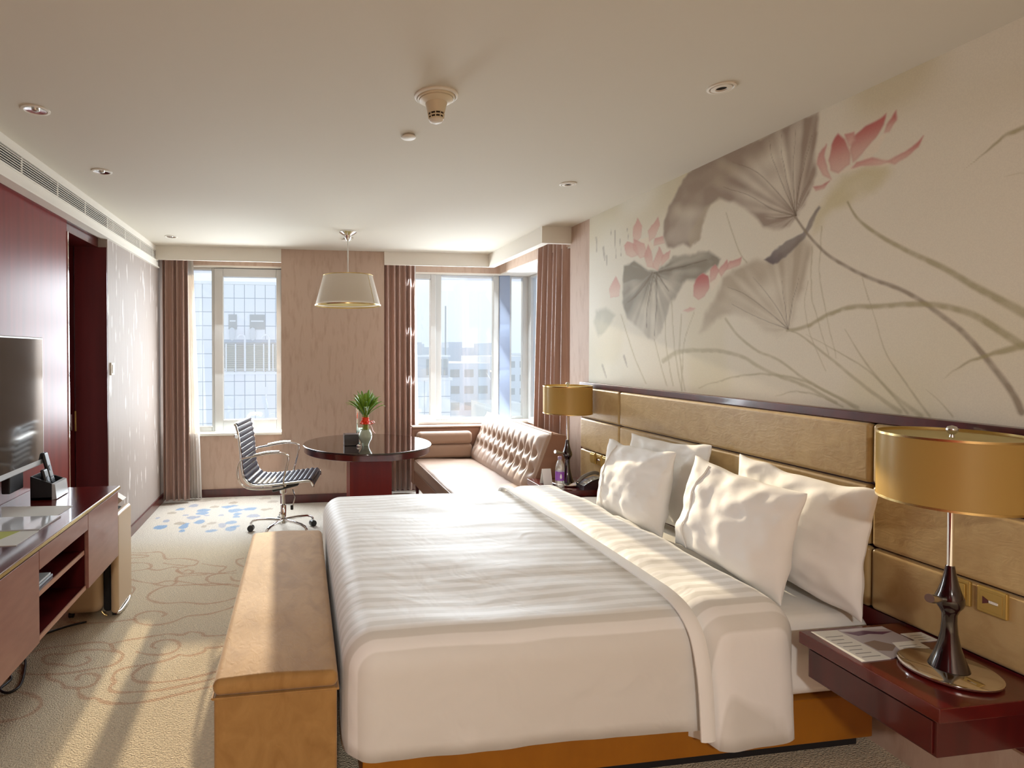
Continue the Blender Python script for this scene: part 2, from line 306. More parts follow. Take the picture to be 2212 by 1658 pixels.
STR=[('b',[(2.333,2.173,0.0077),(2.277,2.094,0.0085),(2.192,1.995,0.0091),(2.112,1.928,0.0097),(1.985,1.85,0.01),(1.871,1.795,0.0103),(1.788,1.74,0.0107),(1.731,1.691,0.0112),(1.652,1.621,0.0115),(1.59,1.542,0.0118),(1.543,1.474,0.0122),(1.504,1.41,0.0126),(1.482,1.359,0.0131)]),('g',[(2.078,2.174,0.0061),(2.032,2.094,0.0081),(1.945,2.009,0.01),(1.827,1.923,0.0114),(1.72,1.853,0.0128),(1.623,1.775,0.014),(1.546,1.719,0.0152),(1.486,1.674,0.0164),(1.449,1.646,0.0177)]),('g',[(2.367,1.651,0.0097),(2.272,1.666,0.0107),(2.168,1.707,0.0115),(2.073,1.736,0.0123),(1.942,1.731,0.0128),(1.824,1.73,0.0132),(1.718,1.712,0.0136),(1.622,1.676,0.0139),(1.533,1.61,0.0142),(1.484,1.569,0.0148)]),('g',[(1.715,1.456,0.0015),(1.663,1.499,0.0051),(1.59,1.535,0.0085),(1.533,1.556,0.0117),(1.484,1.569,0.0148)]),('g',[(1.653,2.171,0.0011),(1.598,2.209,0.0047),(1.541,2.24,0.0081),(1.493,2.251,0.0113),(1.467,2.254,0.0146)]),('g',[(1.54,2.115,0.001),(1.512,2.114,0.0022),(1.486,2.109,0.0033)]),('f',[(2.761,1.727,0.01),(2.671,1.635,0.0098),(2.546,1.559,0.0094),(2.406,1.509,0.0089),(2.269,1.427,0.0085),(2.154,1.378,0.0081),(2.04,1.326,0.0077),(1.987,1.297,0.0076)]),('f',[(3.295,1.496,0.0177),(3.154,1.548,0.0165),(2.971,1.563,0.0151),(2.805,1.554,0.0138),(2.641,1.527,0.0127),(2.505,1.467,0.0116),(2.268,1.398,0.0103),(2.115,1.336,0.0093)]),('f',[(2.968,1.346,0.0054),(2.772,1.403,0.0064),(2.571,1.438,0.0072),(2.382,1.441,0.0079),(2.215,1.401,0.0086),(2.022,1.327,0.0089)]),('f',[(2.429,1.339,0.0037),(2.346,1.37,0.0048),(2.215,1.365,0.0058),(2.086,1.321,0.0066)]),('f',[(1.857,1.327,0.0119),(1.997,1.414,0.0103),(2.156,1.531,0.0084),(2.304,1.634,0.0062),(2.361,1.646,0.0036)]),('f',[(1.783,1.319,0.0115),(1.889,1.396,0.009),(1.99,1.507,0.0063),(2.081,1.645,0.0033)]),('f',[(1.827,1.322,0.0082),(1.955,1.458,0.0066),(2.089,1.54,0.0048),(2.271,1.633,0.0028)]),('f',[(1.754,1.322,0.0068),(1.828,1.424,0.0059),(1.907,1.541,0.0049),(1.949,1.664,0.0037),(2.011,1.853,0.0025)]),('f',[(1.68,1.33,0.0055),(1.721,1.378,0.0039),(1.763,1.413,0.0023)]),('f',[(3.277,1.757,0.0078),(3.254,1.548,0.0078),(3.191,1.345,0.0076)]),('f',[(3.217,1.856,0.0077),(3.174,1.536,0.0076),(3.114,1.324,0.0075)]),('f',[(3.119,1.773,0.0075),(3.135,1.536,0.0085),(3.085,1.326,0.0093)]),('f',[(3.009,1.79,0.0054),(3.098,1.598,0.0065),(3.114,1.324,0.0075)]),('f',[(3.774,1.815,0.0089),(3.616,1.534,0.0086),(3.47,1.342,0.0082)]),('f',[(3.383,1.629,0.008),(3.316,1.469,0.0079),(3.252,1.341,0.0078)]),('f',[(2.238,2.012,0.0056),(2.241,1.818,0.0051),(2.219,1.724,0.0046),(2.156,1.54,0.004)]),('f',[(2.193,2.095,0.0048),(2.201,1.905,0.0046),(2.179,1.766,0.0043),(2.117,1.522,0.004)]),('f',[(2.258,1.866,0.0042),(2.273,1.774,0.0042),(2.25,1.633,0.0042),(2.165,1.468,0.0041)]),('f',[(2.767,2.296,0.005),(2.676,2.08,0.0057),(2.618,2.006,0.0064)]),('f',[(2.011,1.853,0.0032),(1.984,1.758,0.0031)]),('k',[(4.13,2.432,0.0112),(4.113,2.316,0.008)]),('k',[(4.021,2.332,0.0172),(4.005,2.236,0.0078)]),('k',[(3.976,2.262,0.014),(3.96,2.174,0.0046)]),('k',[(3.863,2.424,0.0106),(3.847,2.225,0.006)]),('k',[(3.793,2.35,0.0074),(3.778,2.229,0.0044)]),('k',[(3.919,2.451,0.0061),(3.904,2.372,0.0046)]),('k',[(3.701,2.405,0.0058),(3.688,2.33,0.0043)]),('k',[(3.731,1.519,0.0161),(3.691,1.446,0.0073)]),('k',[(4.027,1.454,0.0157),(3.966,1.362,0.0109)]),('v',[(2.327,2.176,0.0043),(2.38,2.291,0.0037),(2.454,2.46,0.0032),(2.48,2.57,0.0025)]),('v',[(2.327,2.176,0.0043),(2.363,2.296,0.0037),(2.406,2.474,0.0031),(2.407,2.573,0.0025)]),('v',[(2.327,2.176,0.0043),(2.34,2.308,0.0037),(2.342,2.453,0.003),(2.326,2.571,0.0024)]),('v',[(2.327,2.176,0.0043),(2.312,2.301,0.0036),(2.28,2.404,0.003),(2.25,2.514,0.0023)]),('v',[(2.327,2.176,0.0043),(2.3,2.25,0.0033),(2.258,2.313,0.0023)]),('v',[(2.327,2.176,0.0043),(2.404,2.277,0.0038),(2.556,2.442,0.0033),(2.725,2.549,0.0027)]),('v',[(2.327,2.176,0.0043),(2.451,2.23,0.0038),(2.609,2.342,0.0034),(2.784,2.434,0.0028)]),('v',[(2.327,2.176,0.0043),(2.426,2.185,0.0035),(2.501,2.212,0.0026)]),('v',[(2.361,1.656,0.0044),(2.409,1.737,0.0038),(2.497,1.845,0.0032),(2.577,1.926,0.0026)]),('v',[(2.361,1.656,0.0044),(2.386,1.784,0.0034),(2.399,1.884,0.0025)]),('v',[(2.361,1.656,0.0044),(2.47,1.741,0.0039),(2.631,1.848,0.0034),(2.747,1.893,0.0028)]),('v',[(2.361,1.656,0.0044),(2.34,1.78,0.0034),(2.307,1.901,0.0024)]),('v',[(2.361,1.656,0.0044),(2.521,1.713,0.0036),(2.716,1.802,0.0028)]),('v',[(3.41,2.061,0.0101),(3.547,1.954,0.0084),(3.696,1.897,0.0065)]),('v',[(3.387,2.058,0.0101),(3.453,1.876,0.0082),(3.474,1.713,0.0062)]),('v',[(3.366,2.055,0.01),(3.364,1.868,0.008),(3.383,1.656,0.006)]),('v',[(3.344,2.058,0.0099),(3.122,2.059,0.0075),(2.908,2.062,0.0053)]),('v',[(3.366,2.055,0.01),(3.238,1.922,0.0058)])]
CLO=[[(-1.322,3.513),(-1.205,3.483),(-1.086,3.478),(-0.961,3.496)],[(-0.961,3.496),(-0.925,3.441),(-0.829,3.403),(-0.737,3.425),(-0.662,3.489),(-0.551,3.498),(-0.465,3.538),(-0.401,3.582)],[(-0.961,3.496),(-0.964,3.547),(-0.918,3.585),(-0.85,3.582),(-0.798,3.54),(-0.81,3.506)],[(-1.331,4.666),(-1.187,4.644),(-1.102,4.654),(-1.054,4.602),(-1.023,4.512),(-0.99,4.477),(-0.891,4.479),(-0.78,4.421),(-0.757,4.369),(-0.789,4.314),(-0.921,4.354),(-1.0,4.397)],[(-1.318,4.62),(-1.181,4.591),(-1.161,4.554),(-1.295,4.54)],[(-1.266,4.437),(-1.16,4.429),(-1.09,4.379),(-1.087,4.301),(-1.21,4.263)],[(-1.087,4.301),(-1.009,4.259),(-0.925,4.307),(-0.88,4.289)],[(-0.818,4.216),(-0.803,4.239),(-0.763,4.207),(-0.77,4.171),(-0.825,4.18),(-0.874,4.224),(-0.871,4.276),(-0.826,4.293)],[(-0.876,4.232),(-0.812,4.149),(-0.722,4.164),(-0.583,4.132),(-0.466,4.17)],[(-0.718,4.343),(-0.619,4.288),(-0.545,4.258),(-0.552,4.202),(-0.576,4.157),(-0.528,4.124)],[(-0.435,4.411),(-0.476,4.388),(-0.471,4.318),(-0.418,4.239)],[(-1.171,4.125),(-1.063,4.054),(-0.965,4.016),(-0.92,4.043),(-0.856,4.043),(-0.836,4.006),(-0.876,3.96),(-0.975,4.007)],[(-0.843,4.041),(-0.844,4.111),(-0.768,4.124),(-0.662,4.126)],[(-0.843,4.041),(-0.744,3.993),(-0.619,3.931),(-0.491,3.935),(-0.41,3.899)],[(-0.49,3.921),(-0.599,3.971),(-0.645,4.06),(-0.595,4.123),(-0.461,4.125)],[(-0.487,4.064),(-0.46,3.997),(-0.419,3.977)],[(-0.408,3.876),(-0.558,3.955),(-0.686,3.957),(-0.876,3.96),(-0.948,3.894),(-0.966,3.811),(-0.936,3.748),(-0.841,3.69),(-0.723,3.687),(-0.598,3.645),(-0.482,3.665),(-0.415,3.704)],[(-1.196,3.995),(-1.106,3.981),(-1.078,3.889),(-1.118,3.769)],[(-1.389,3.183),(-1.31,3.221),(-1.188,3.234),(-1.094,3.247),(-1.01,3.217),(-0.97,3.149),(-0.912,3.101),(-0.904,3.042),(-0.935,2.992),(-1.029,2.97),(-1.13,2.95),(-1.248,2.959),(-1.328,2.98),(-1.364,3.011)],[(-0.963,3.129),(-1.046,3.161),(-1.144,3.166),(-1.183,3.142),(-1.28,3.147),(-1.294,3.101),(-1.253,3.058),(-1.181,3.038),(-1.116,3.01),(-1.068,3.03),(-1.055,3.065),(-1.08,3.092)],[(-1.005,3.216),(-0.924,3.247),(-0.827,3.265),(-0.728,3.283),(-0.65,3.26),(-0.614,3.289),(-0.547,3.267),(-0.52,3.229),(-0.414,3.225)],[(-0.847,3.111),(-0.768,3.07),(-0.68,3.066),(-0.638,3.12),(-0.656,3.185),(-0.714,3.219),(-0.771,3.202),(-0.783,3.162),(-0.76,3.134)],[(-0.623,3.048),(-0.566,3.03),(-0.503,3.059),(-0.499,3.099),(-0.458,3.093),(-0.399,3.104)],[(-0.623,3.048),(-0.667,3.007),(-0.764,2.975),(-0.853,2.961),(-0.89,2.931),(-0.892,2.88),(-0.872,2.836),(-0.879,2.797),(-0.856,2.762),(-0.791,2.744),(-0.652,2.739),(-0.527,2.767),(-0.406,2.799)],[(-0.764,2.975),(-0.797,2.926),(-0.801,2.875),(-0.762,2.827),(-0.667,2.805),(-0.536,2.818),(-0.414,2.856)],[(-1.214,2.963),(-1.187,2.916),(-1.118,2.873),(-1.083,2.827),(-1.026,2.811),(-0.999,2.76),(-0.961,2.724),(-0.909,2.716),(-0.864,2.68),(-0.783,2.658),(-0.675,2.659),(-0.556,2.693),(-0.398,2.74)],[(-1.021,2.81),(-0.977,2.819),(-0.955,2.856),(-0.968,2.908),(-1.016,2.933),(-1.057,2.922),(-1.053,2.888)],[(-1.403,2.813),(-1.362,2.83),(-1.292,2.824),(-1.221,2.794),(-1.16,2.747),(-1.136,2.7),(-1.144,2.652),(-1.183,2.617),(-1.253,2.601),(-1.295,2.595)]]
BLO=[(-1.19,5.879,0.053,0.053,0),(-0.957,5.815,0.068,0.052,0),(-0.918,5.713,0.067,0.042,0),(-0.709,5.923,0.093,0.054,0),(-0.646,5.769,0.068,0.057,0),(-0.614,5.614,0.044,0.081,0),(-0.907,5.427,0.057,0.063,0),(-1.016,5.569,0.036,0.048,2),(-0.962,5.586,0.029,0.032,2),(-1.224,5.32,0.058,0.06,0),(-1.028,5.303,0.041,0.084,0),(-1.025,5.188,0.024,0.041,0),(-0.786,5.13,0.057,0.056,0),(-0.714,5.278,0.035,0.06,2),(-0.622,5.36,0.049,0.049,0),(-0.6,5.169,0.044,0.064,0),(-0.573,5.233,0.041,0.035,0),(-1.224,5.499,0.028,0.038,2),(-1.327,5.615,0.022,0.04,2),(-0.76,5.622,0.029,0.033,2),(-1.083,6.024,0.047,0.056,2),(-0.867,6.242,0.147,0.05,1),(-0.702,6.058,0.048,0.047,1),(-0.29,6.042,0.048,0.038,1),(-1.093,5.394,0.042,0.049,1),(-0.813,5.352,0.042,0.037,1),(-0.396,6.203,0.066,0.04,1),(-0.855,5.276,0.034,0.048,1),(-1.239,5.761,0.037,0.042,1),(-1.092,5.671,0.029,0.027,2),(-0.883,5.627,0.029,0.027,2),(-0.862,5.931,0.047,0.036,1),(-0.506,5.79,0.061,0.052,0),(-0.45,5.562,0.051,0.054,2),(-0.353,5.767,0.069,0.04,1),(-1.015,6.167,0.08,0.039,1),(-1.348,6.093,0.063,0.044,1)]
def mural_colour(y, z):
    base = np.array(lin(232,226,208)[:3]); rgb = np.repeat(base[None], len(y), 0)
    n1 = vnoise(y, z, 3, 1); n2 = vnoise(y, z, 14, 2); n3 = vnoise(y, z, 45, 3)
    paint(rgb, smooth01((y-3.0)/1.2), lin(234,233,222), .7)
    paint(rgb, smooth01((n1-.45)*3)*smooth01((2.2-z)/.8), lin(214,206,160), .30)
    paint(rgb, smooth01((z-2.25)/.3)*smooth01((n1-.2)*2), lin(196,182,132), .45)
    paint(rgb, smooth01((1.75-z)/.5)*smooth01((y-3.4)/.5)*(.4+.6*n2), lin(200,206,190), .4)
    wob = (n2-.5)*.018+(n3-.5)*.007
    leaf = {'leafA': (lin(160,142,126), .030, .95), 'leafAfold': (lin(196,184,156), .03, .55), 'leafB': (lin(138,130,112), .03, .92), 'leafC': (lin(182,168,144), .05, .85),
            'green': (lin(206,196,148), .06, .75), 'dark': (lin(104,90,92), .012, .95), 'leafD': (lin(176,178,160), .05, .6)}
    strk = {'b': (lin(156,142,122), .9), 'g': (lin(170,160,120), .8), 'f': (lin(180,172,138), .66), 'k': (lin(140,134,124), .6), 'v': (lin(112,96,76), .75)}
    def strokes(kinds):
        for kd, P in STR:
            if kd not in kinds: continue
            Q = spline2(P, 4); c, k = strk[kd]; ww = max(p[2] for p in P)
            ys = [p[0] for p in P]; zs = [p[1] for p in P]; pad = ww*3+.05
            s = np.where((y > min(ys)-pad) & (y < max(ys)+pad) & (z > min(zs)-pad) & (z < max(zs)+pad))[0]
            if len(s) == 0: continue
            m = np.zeros(len(s))
            for a, b in zip(Q[:-1], Q[1:]):
                d, t = segdist(y[s]+wob[s]*.5, z[s]+wob[s]*.5, a, b); w = a[2]+(b[2]-a[2])*t
                m = np.maximum(m, smooth01((w*1.25-d)/(w*.7+.004)))
            r = rgb[s]; paint(r, m*(.7+.5*n3[s]), c, k); rgb[s] = r
    strokes('f k')
    vk = [P for kd, P in STR if kd == 'v']; hub = {'leafA': vk[0][0], 'leafAfold': vk[0][0], 'leafC': vk[8][0], 'leafB': vk[13][0]}
    for nm, P in POL:
        c, soft, k = leaf[nm]; ys = [p[0] for p in P]; zs = [p[1] for p in P]
        s = np.where((y > min(ys)-.1) & (y < max(ys)+.1) & (z > min(zs)-.1) & (z < max(zs)+.1))[0]
        d = polydist(y[s]+wob[s], z[s]+wob[s], P); m = smooth01(.5-d/soft)
        fade = .60+.40*smooth01(1+d/.16)+.45*(n1[s]-.5)+.35*(n2[s]-.5)
        if nm in hub:
            dy, dz = y[s]-hub[nm][0], z[s]-hub[nm][1]; fade = fade+.75*(vnoise(np.arctan2(dz, dy)*11, np.hypot(dy, dz)*2.5, 1, 11)-.5)
        if nm in ('leafB', 'leafC'): fade = fade*(.45+.55*smooth01((z[s]-min(zs))/(max(zs)-min(zs))/.7))
        r = rgb[s]; paint(r, m*fade, c, k); rgb[s] = r
    strokes('v b g')
    for kd, P in PET:
        cy = sum(p[0] for p in P)/len(P); cz = sum(p[1] for p in P)/len(P)
        s = np.where((np.abs(y-cy) < .4) & (np.abs(z-cz) < .4))[0]
        d = polydist(y[s]+wob[s]*.6, z[s]+wob[s]*.6, P); m = smooth01(.5-d/.014)
        zt = max(p[1] for p in P); zb = min(p[1] for p in P); g = smooth01((z[s]-zb)/(zt-zb+1e-6))
        r = rgb[s]; far = .75 if cy > 3 else 1.0
        if kd == 'c':
            paint(r, m, lin(238,226,206), .8); rgb[s] = r; continue
        paint(r, m, lin(232,206,190), .8*far)
        paint(r, m*(.25+.75*g), lin(190,84,84) if kd == 'r' else lin(206,128,124), (.88 if kd == 'r' else .7)*far)
        paint(r, m*smooth01(1+d/.01)*.5, lin(170,70,74), .5*far); rgb[s] = r
    return rgb
def carpet_colour(x, y):
    rgb = np.repeat(np.array(lin(226,210,182)[:3])[None], len(x), 0)
    n1 = vnoise(x, y, 2.2, 5); n2 = vnoise(x, y, 16, 6); n3 = vnoise(x, y, 60, 7)
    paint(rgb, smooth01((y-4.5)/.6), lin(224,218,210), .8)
    paint(rgb, n1, lin(212,194,162), .25)
    for P in CLO:
        Q = spline2(P, 5); xs = [p[0] for p in P]; ys = [p[1] for p in P]
        s = np.where((x > min(xs)-.06) & (x < max(xs)+.06) & (y > min(ys)-.06) & (y < max(ys)+.06))[0]
        if len(s) == 0: continue
        m = np.zeros(len(s)); L = len(Q)-1
        for i, (a, b) in enumerate(zip(Q[:-1], Q[1:])):
            d, t = segdist(x[s]+(n3[s]-.5)*.004, y[s]+(n3[s]-.5)*.004, a, b); w = .0055+.006*abs(math.sin(i*1.3/5+len(P)))
            m = np.maximum(m, smooth01((w-d)/.006+.5))
        r = rgb[s]; paint(r, m, lin(200,160,130), .72); rgb[s] = r
    cs = [lin(140,166,196), lin(176,160,142), lin(150,160,186)]
    for cx, cy, rx, ry, k in BLO:
        s = np.where((np.abs(x-cx) < rx*2) & (np.abs(y-cy) < ry*2))[0]
        if len(s) == 0: continue
        q = np.hypot((x[s]-cx)/rx, (y[s]-cy)/ry)+(n2[s]-.5)*1.1
        r = rgb[s]; paint(r, smooth01((1-q)/.25+.3), cs[k], .35+.5*n1[s].mean()+.2*(k == 0)); rgb[s] = r
    return rgb
# floor: carpet with its woven pattern
m_carpet = vcol('carpet', .95, bump=(150, .9, .012, (1,1,1)), fine=(110, .22, (.6,1.6,1)))
X = np.concatenate([[-2.0], np.linspace(-1.5, .05, 300), [.6, 1.2, 2.0, 2.85]]); Y = np.concatenate([[-3.2, 0, 1.2], 1/np.linspace(1/2.0, 1/6.5, 560)])
floor = struct(printed_grid('floor', X, Y, lambda a, b: (a, b, a*0), carpet_colour, m_carpet))
struct(mb().box(-2.0, 2.9, -3.2, 6.7, 2.6, 2.7).build('ceiling', m_ceil))
# right wall with its painted mural
wr = struct(mb().box(2.25, 2.36, -3.2, 4.58, 0, 2.6).build('wall_right', m_paper))
m_mural = vcol('mural_print', .55, fine=(220, .05, I3))
MY = np.concatenate([[-3.1, -1.15, 0, .8], 1/np.linspace(1/1.25, 1/4.23, 620)]); MZ = np.linspace(1.30, 2.6, 330)
mural = printed_grid('mural', MY, MZ, lambda a, b: (a*0+2.238, a, b), mural_colour, m_mural, wr)
mural['label'] = 'mural of pink lotus flowers, grey leaves and stems'
mb().box(2.2395, 2.25, -3.1, 4.231, 1.30, 2.6).build('mural_backing', m_white, wr)
# left: wallpapered wall, wood panelling, doorway, bulkhead
struct(mb().box(-1.54, -1.43, 4.56, 6.7, 0, 2.6).build('wall_left', m_paperL))
struct(mb().box(-1.62, -1.495, -3.2, 3.985, 0, 2.42).build('trim_1', m_woodp))
struct(mb().box(-2.0, -1.495, 3.985, 4.56, 2.33, 2.42).build('trim_2', m_wood))
door = struct(thing('door_1', 'dark mahogany door in the doorway past the television', 'door', (-1.72, 4.3, 0)))
mb().box(-1.93, -1.89, 3.99, 4.56, 0.005, 2.33).build('door_leaf', m_wooddark, door)
mb().box(-1.655, -1.432, 4.548, 4.56, 0, 2.33).build('jamb', m_wooddark, door)
mb().box(-1.90, -1.665, 4.552, 4.57, 0, 2.33).build('door_edge', m_wood, door)
mb().rbox(-1.712, -1.682, 4.547, 4.552, .97, 1.09, .002).build('lock_plate', m_steel, door)
mb().rbox(-1.660, -1.650, 4.538, 4.548, .965, 1.115, .002).build('pull_strip', m_brass, door)
mb().box(-1.62, -1.49, 3.985, 3.999, 0, 2.33).build('edge_trim', m_chrome, door)
struct(mb().box(-2.0, -1.93, 3.9, 4.66, 0, 2.6).build('wall_doorway', m_wooddark))
struct(mb().box(-1.93, -1.56, 4.57, 4.66, 0, 2.6).build('wall_doorway_far', m_wooddark))
struct(mb().box(-1.93, -1.62, 3.9, 3.985, 0, 2.6).build('wall_doorway_near', m_wooddark))
b = mb(); b.box(-1.62, -1.415, -3.2, 6.04, 2.402, 2.458); b.box(-1.62, -1.415, -3.2, 6.04, 2.558, 2.6); b.box(-1.62, -1.46, -3.2, 6.04, 2.45, 2.565); b.box(-1.47, -1.415, 5.975, 6.04, 2.45, 2.565)
bulk = struct(b.build('trim_3', m_white))
b = mb(); b.box(-1.47, -1.405, -3.2, 6.05, 2.392, 2.404); b.build('lip', m_white, bulk)
gr = thing('air_grille', 'long white air grille with dark slots in the left bulkhead', 'grille', (-1.44, 3.7, 2.462))
b = mb(); b.box(-1.459, -1.456, 1.2, 5.97, 2.461, 2.555); b.build('duct_shadow', m_void, gr)
b = mb(); b.box(-1.425, -1.411, 1.2, 5.975, 2.550, 2.560); b.box(-1.425, -1.411, 1.2, 5.975, 2.455, 2.465); b.box(-1.425, -1.411, 5.965, 5.98, 2.455, 2.56); b.build('frame', m_white, gr)
for k in range(6):
    z = 2.4745+k*.0128
    mb().box(-1.419, -1.4145, 1.2, 5.965, z, z+.0036).build('slat', m_white, gr)
for k in range(11):
    y = 1.45+k*.44
    mb().box(-1.424, -1.4195, y, y+.012, 2.465, 2.55).build('divider', m_white, gr)
# window wall: panels below and above the windows, the column between them
struct(mb().box(-1.43, -.2, 6.33, 6.7, 0, .66).build('wall_back', m_paper))
struct(mb().box(-1.43, -.2, 6.33, 6.7, 2.475, 2.6).build('wall_back_head', m_paper))
struct(mb().box(-.2, .86, 5.96, 6.7, 0, 2.6).build('wall_column', m_paper))
struct(mb().box(.86, 2.9, 6.33, 6.7, 0, .74).build('wall_back_bay', m_paper))
struct(mb().box(.86, 2.9, 6.33, 6.7, 2.45, 2.6).build('wall_back_bay_head', m_paper))
struct(mb().box(2.62, 2.9, 4.5, 6.33, 0, .74).build('wall_bay', m_paper))
struct(mb().box(2.25, 2.9, 4.58, 6.33, 2.45, 2.6).build('wall_bay_head', m_paper))
struct(mb().box(2.36, 2.9, 4.48, 4.58, 0, 2.6).build('wall_bay_end', m_paper))
struct(mb().box(-2.0, 2.9, -3.3, -3.2, 0, 2.6).build('wall_near', m_paper))
struct(mb().rbox(-1.43, -.2, 6.29, 6.42, .66, .69, .006).build('trim_sill_left', m_sill))
struct(mb().rbox(.86, 2.66, 6.29, 6.42, .74, .77, .006).build('trim_sill_bay', m_sill))
struct(mb().rbox(2.58, 2.66, 4.58, 6.29, .74, .77, .006).build('trim_sill_bay_side', m_sill))
struct(mb().box(-1.43, -.2, 6.33, 6.68, 2.462, 2.475).build('trim_window_head', m_white))
struct(mb().box(.86, 2.88, 6.33, 6.68, 2.437, 2.45).build('trim_bay_head', m_white))
struct(mb().box(2.26, 2.88, 4.58, 6.33, 2.437, 2.45).build('trim_bay_side_head', m_white))
# pelmets
struct(mb().box(-1.415, -.2, 5.94, 5.96, 2.462, 2.6).build('trim_pelmet_left', m_white))
struct(mb().box(.86, 1.99, 5.94, 5.96, 2.462, 2.6).build('trim_pelmet_bay', m_white))
struct(mb().box(1.99, 2.06, 4.56, 5.96, 2.462, 2.6).build('trim_pelmet_bay_side', m_white))
struct(mb().box(2.06, 2.25, 4.56, 4.60, 2.462, 2.6).build('trim_pelmet_bay_end', m_white))
# baseboards
struct(mb().rbox(-1.43, -1.412, 4.56, 6.33, 0, .085, .004).build('baseboard_left', m_wood))
struct(mb().rbox(-1.43, -.2, 6.315, 6.33, 0, .085, .004).build('baseboard_back', m_wood))
struct(mb().rbox(-.215, .875, 5.945, 5.96, 0, .085, .004).build('baseboard_column', m_wood))
struct(mb().rbox(-.215, -.2, 5.96, 6.315, 0, .085, .004).build('baseboard_column_side', m_wood))
struct(mb().rbox(.875, 2.62, 6.315, 6.33, 0, .085, .004).build('baseboard_bay', m_wood))
# ---- windows
def window(n, label, axis, rects, panes, post=None):
    """rects: frame members (a0,a1,z0,z1,depth0,depth1); panes likewise; axis 'x' lies along x at fixed y"""
    w = struct(thing('window_%d' % n, label, 'window', (0, 0, 0)))
    bx = (lambda a0,a1,z0,z1,d0,d1: (a0,a1,d0,d1,z0,z1)) if axis == 'x' else (lambda a0,a1,z0,z1,d0,d1: (d0,d1,a0,a1,z0,z1))
    for r in rects: mb().rbox(*bx(*r), .006).build('frame_bar', m_frame, w)
    for r in post or []: mb().rbox(*bx(*r), .006).build('post', m_post, w)
    for r in panes: mb().box(*bx(*r)).build('pane', m_glass, w)
    return w
D0, D1, G0, G1 = 6.42, 6.49, 6.462, 6.468
w1 = window(1, 'tall window left of the pillar, one narrow and one wide pane', 'x',
    [(-1.43,-1.39,.69,2.462,D0,D1), (-.955,-.925,.69,2.462,D0,D1), (-.215,-.2,.69,2.462,D0,D1), (-1.39,-.955,.69,.745,D0,D1), (-1.39,-.955,2.435,2.462,D0,D1),
     (-.925,-.835,.70,2.455,D0-.02,D1), (-.268,-.215,.70,2.455,D0-.02,D1), (-.835,-.268,.70,.815,D0-.02,D1), (-.835,-.268,2.368,2.455,D0-.02,D1)],
    [(-1.39,-.955,.745,2.435,G0,G1), (-.835,-.268,.815,2.368,G0-.01,G1-.01)])
b = mb(); b.rbox(-.62, -.52, 6.385, 6.40, .775, .80, .005); b.tube(spline([(-.57,6.385,.79),(-.57,6.36,.82),(-.57,6.355,.86),(-.54,6.352,.875),(-.46,6.352,.872),(-.43,6.355,.855)], 4), .009, 8); b.build('handle', m_white, w1)
w2 = window(2, 'wide window between the middle curtain and the bay corner', 'x',
    [(.86,.93,.77,2.437,D0,D1), (1.46,1.52,.77,2.437,D0-.02,D1), (1.52,1.59,.77,2.437,D0,D1), (2.21,2.275,.77,2.437,D0-.01,D1), (.93,1.46,.77,.83,D0-.02,D1), (.93,1.46,2.385,2.437,D0-.02,D1),
     (1.59,2.21,.77,.795,D0,D1), (1.59,2.21,2.425,2.437,D0,D1), (2.40,2.43,.77,2.437,D0,D1), (2.57,2.655,.77,2.437,D0,D1), (2.43,2.57,.77,.80,D0,D1), (2.43,2.57,2.42,2.437,D0,D1)],
    [(.93,1.46,.83,2.385,G0,G1), (1.59,2.21,.795,2.425,G0,G1), (2.43,2.57,.80,2.42,G0,G1)], [(2.275,2.40,.77,2.437,D0-.03,D1)])
w3 = window(3, 'side window of the bay behind the right-hand curtain', 'y',
    [(6.34,6.42,.77,2.437,2.63,2.70), (4.58,4.64,.77,2.437,2.63,2.70), (5.45,5.52,.77,2.437,2.63,2.70), (4.64,6.34,.77,.80,2.63,2.70), (4.64,6.34,2.41,2.437,2.63,2.70)],
    [(4.64,5.45,.80,2.41,2.662,2.668), (5.52,6.34,.80,2.41,2.662,2.668)])

# ================================================================= headboard
hb = thing('headboard', 'champagne upholstered panel headboard with a dark red top rail', 'headboard', (2.23, 2.2, .4))
mb().box(2.225, 2.25, -3.1, 4.285, .30, 1.278).build('backboard', m_wooddark, hb)
mb().rbox(2.195, 2.25, -3.1, 4.30, 1.276, 1.314, .004).build('rail', m_wood, hb)
mb().rbox(2.205, 2.25, 4.268, 4.29, .30, 1.278, .003).build('end_board', m_wood, hb)
for (ya, yb) in ((3.706, 4.266), (1.924, 3.698), (-3.1, 1.916)):
    for (za, zb) in ((1.040, 1.274), (.798, 1.034), (.555, .792)):
        mb().rbox(2.186, 2.226, ya, yb, za, zb, .016, 4, 8, 24, 4).build('panel', m_head, hb)
mb().box(2.20, 2.226, -3.1, 4.266, .42, .55).build('plinth', m_wooddark, hb)
# ================================================================= bed
bed = thing('bed', 'low double bed base with white fitted sheet and orange veneer sides', 'bed', (1.2, 2.85, 0))
mb().box(.25, 2.17, 1.95, 3.75, .0, .065).build('plinth', m_void, bed)  # near-black colour stands in for the shade under the base
mb().rbox(.20, 2.18, 1.893, 3.807, .065, .235, .006).build('base', m_orange, bed)
b = mb().rbox(.185, 2.185, 1.89, 3.81, .236, .535, .06, 4, 26, 26, 4)
b.warp(lambda p: p + Vector((0, 0, .006*noise.noise(p*4))) if p.z > .5 else p)
b.build('mattress', m_sheet, bed)
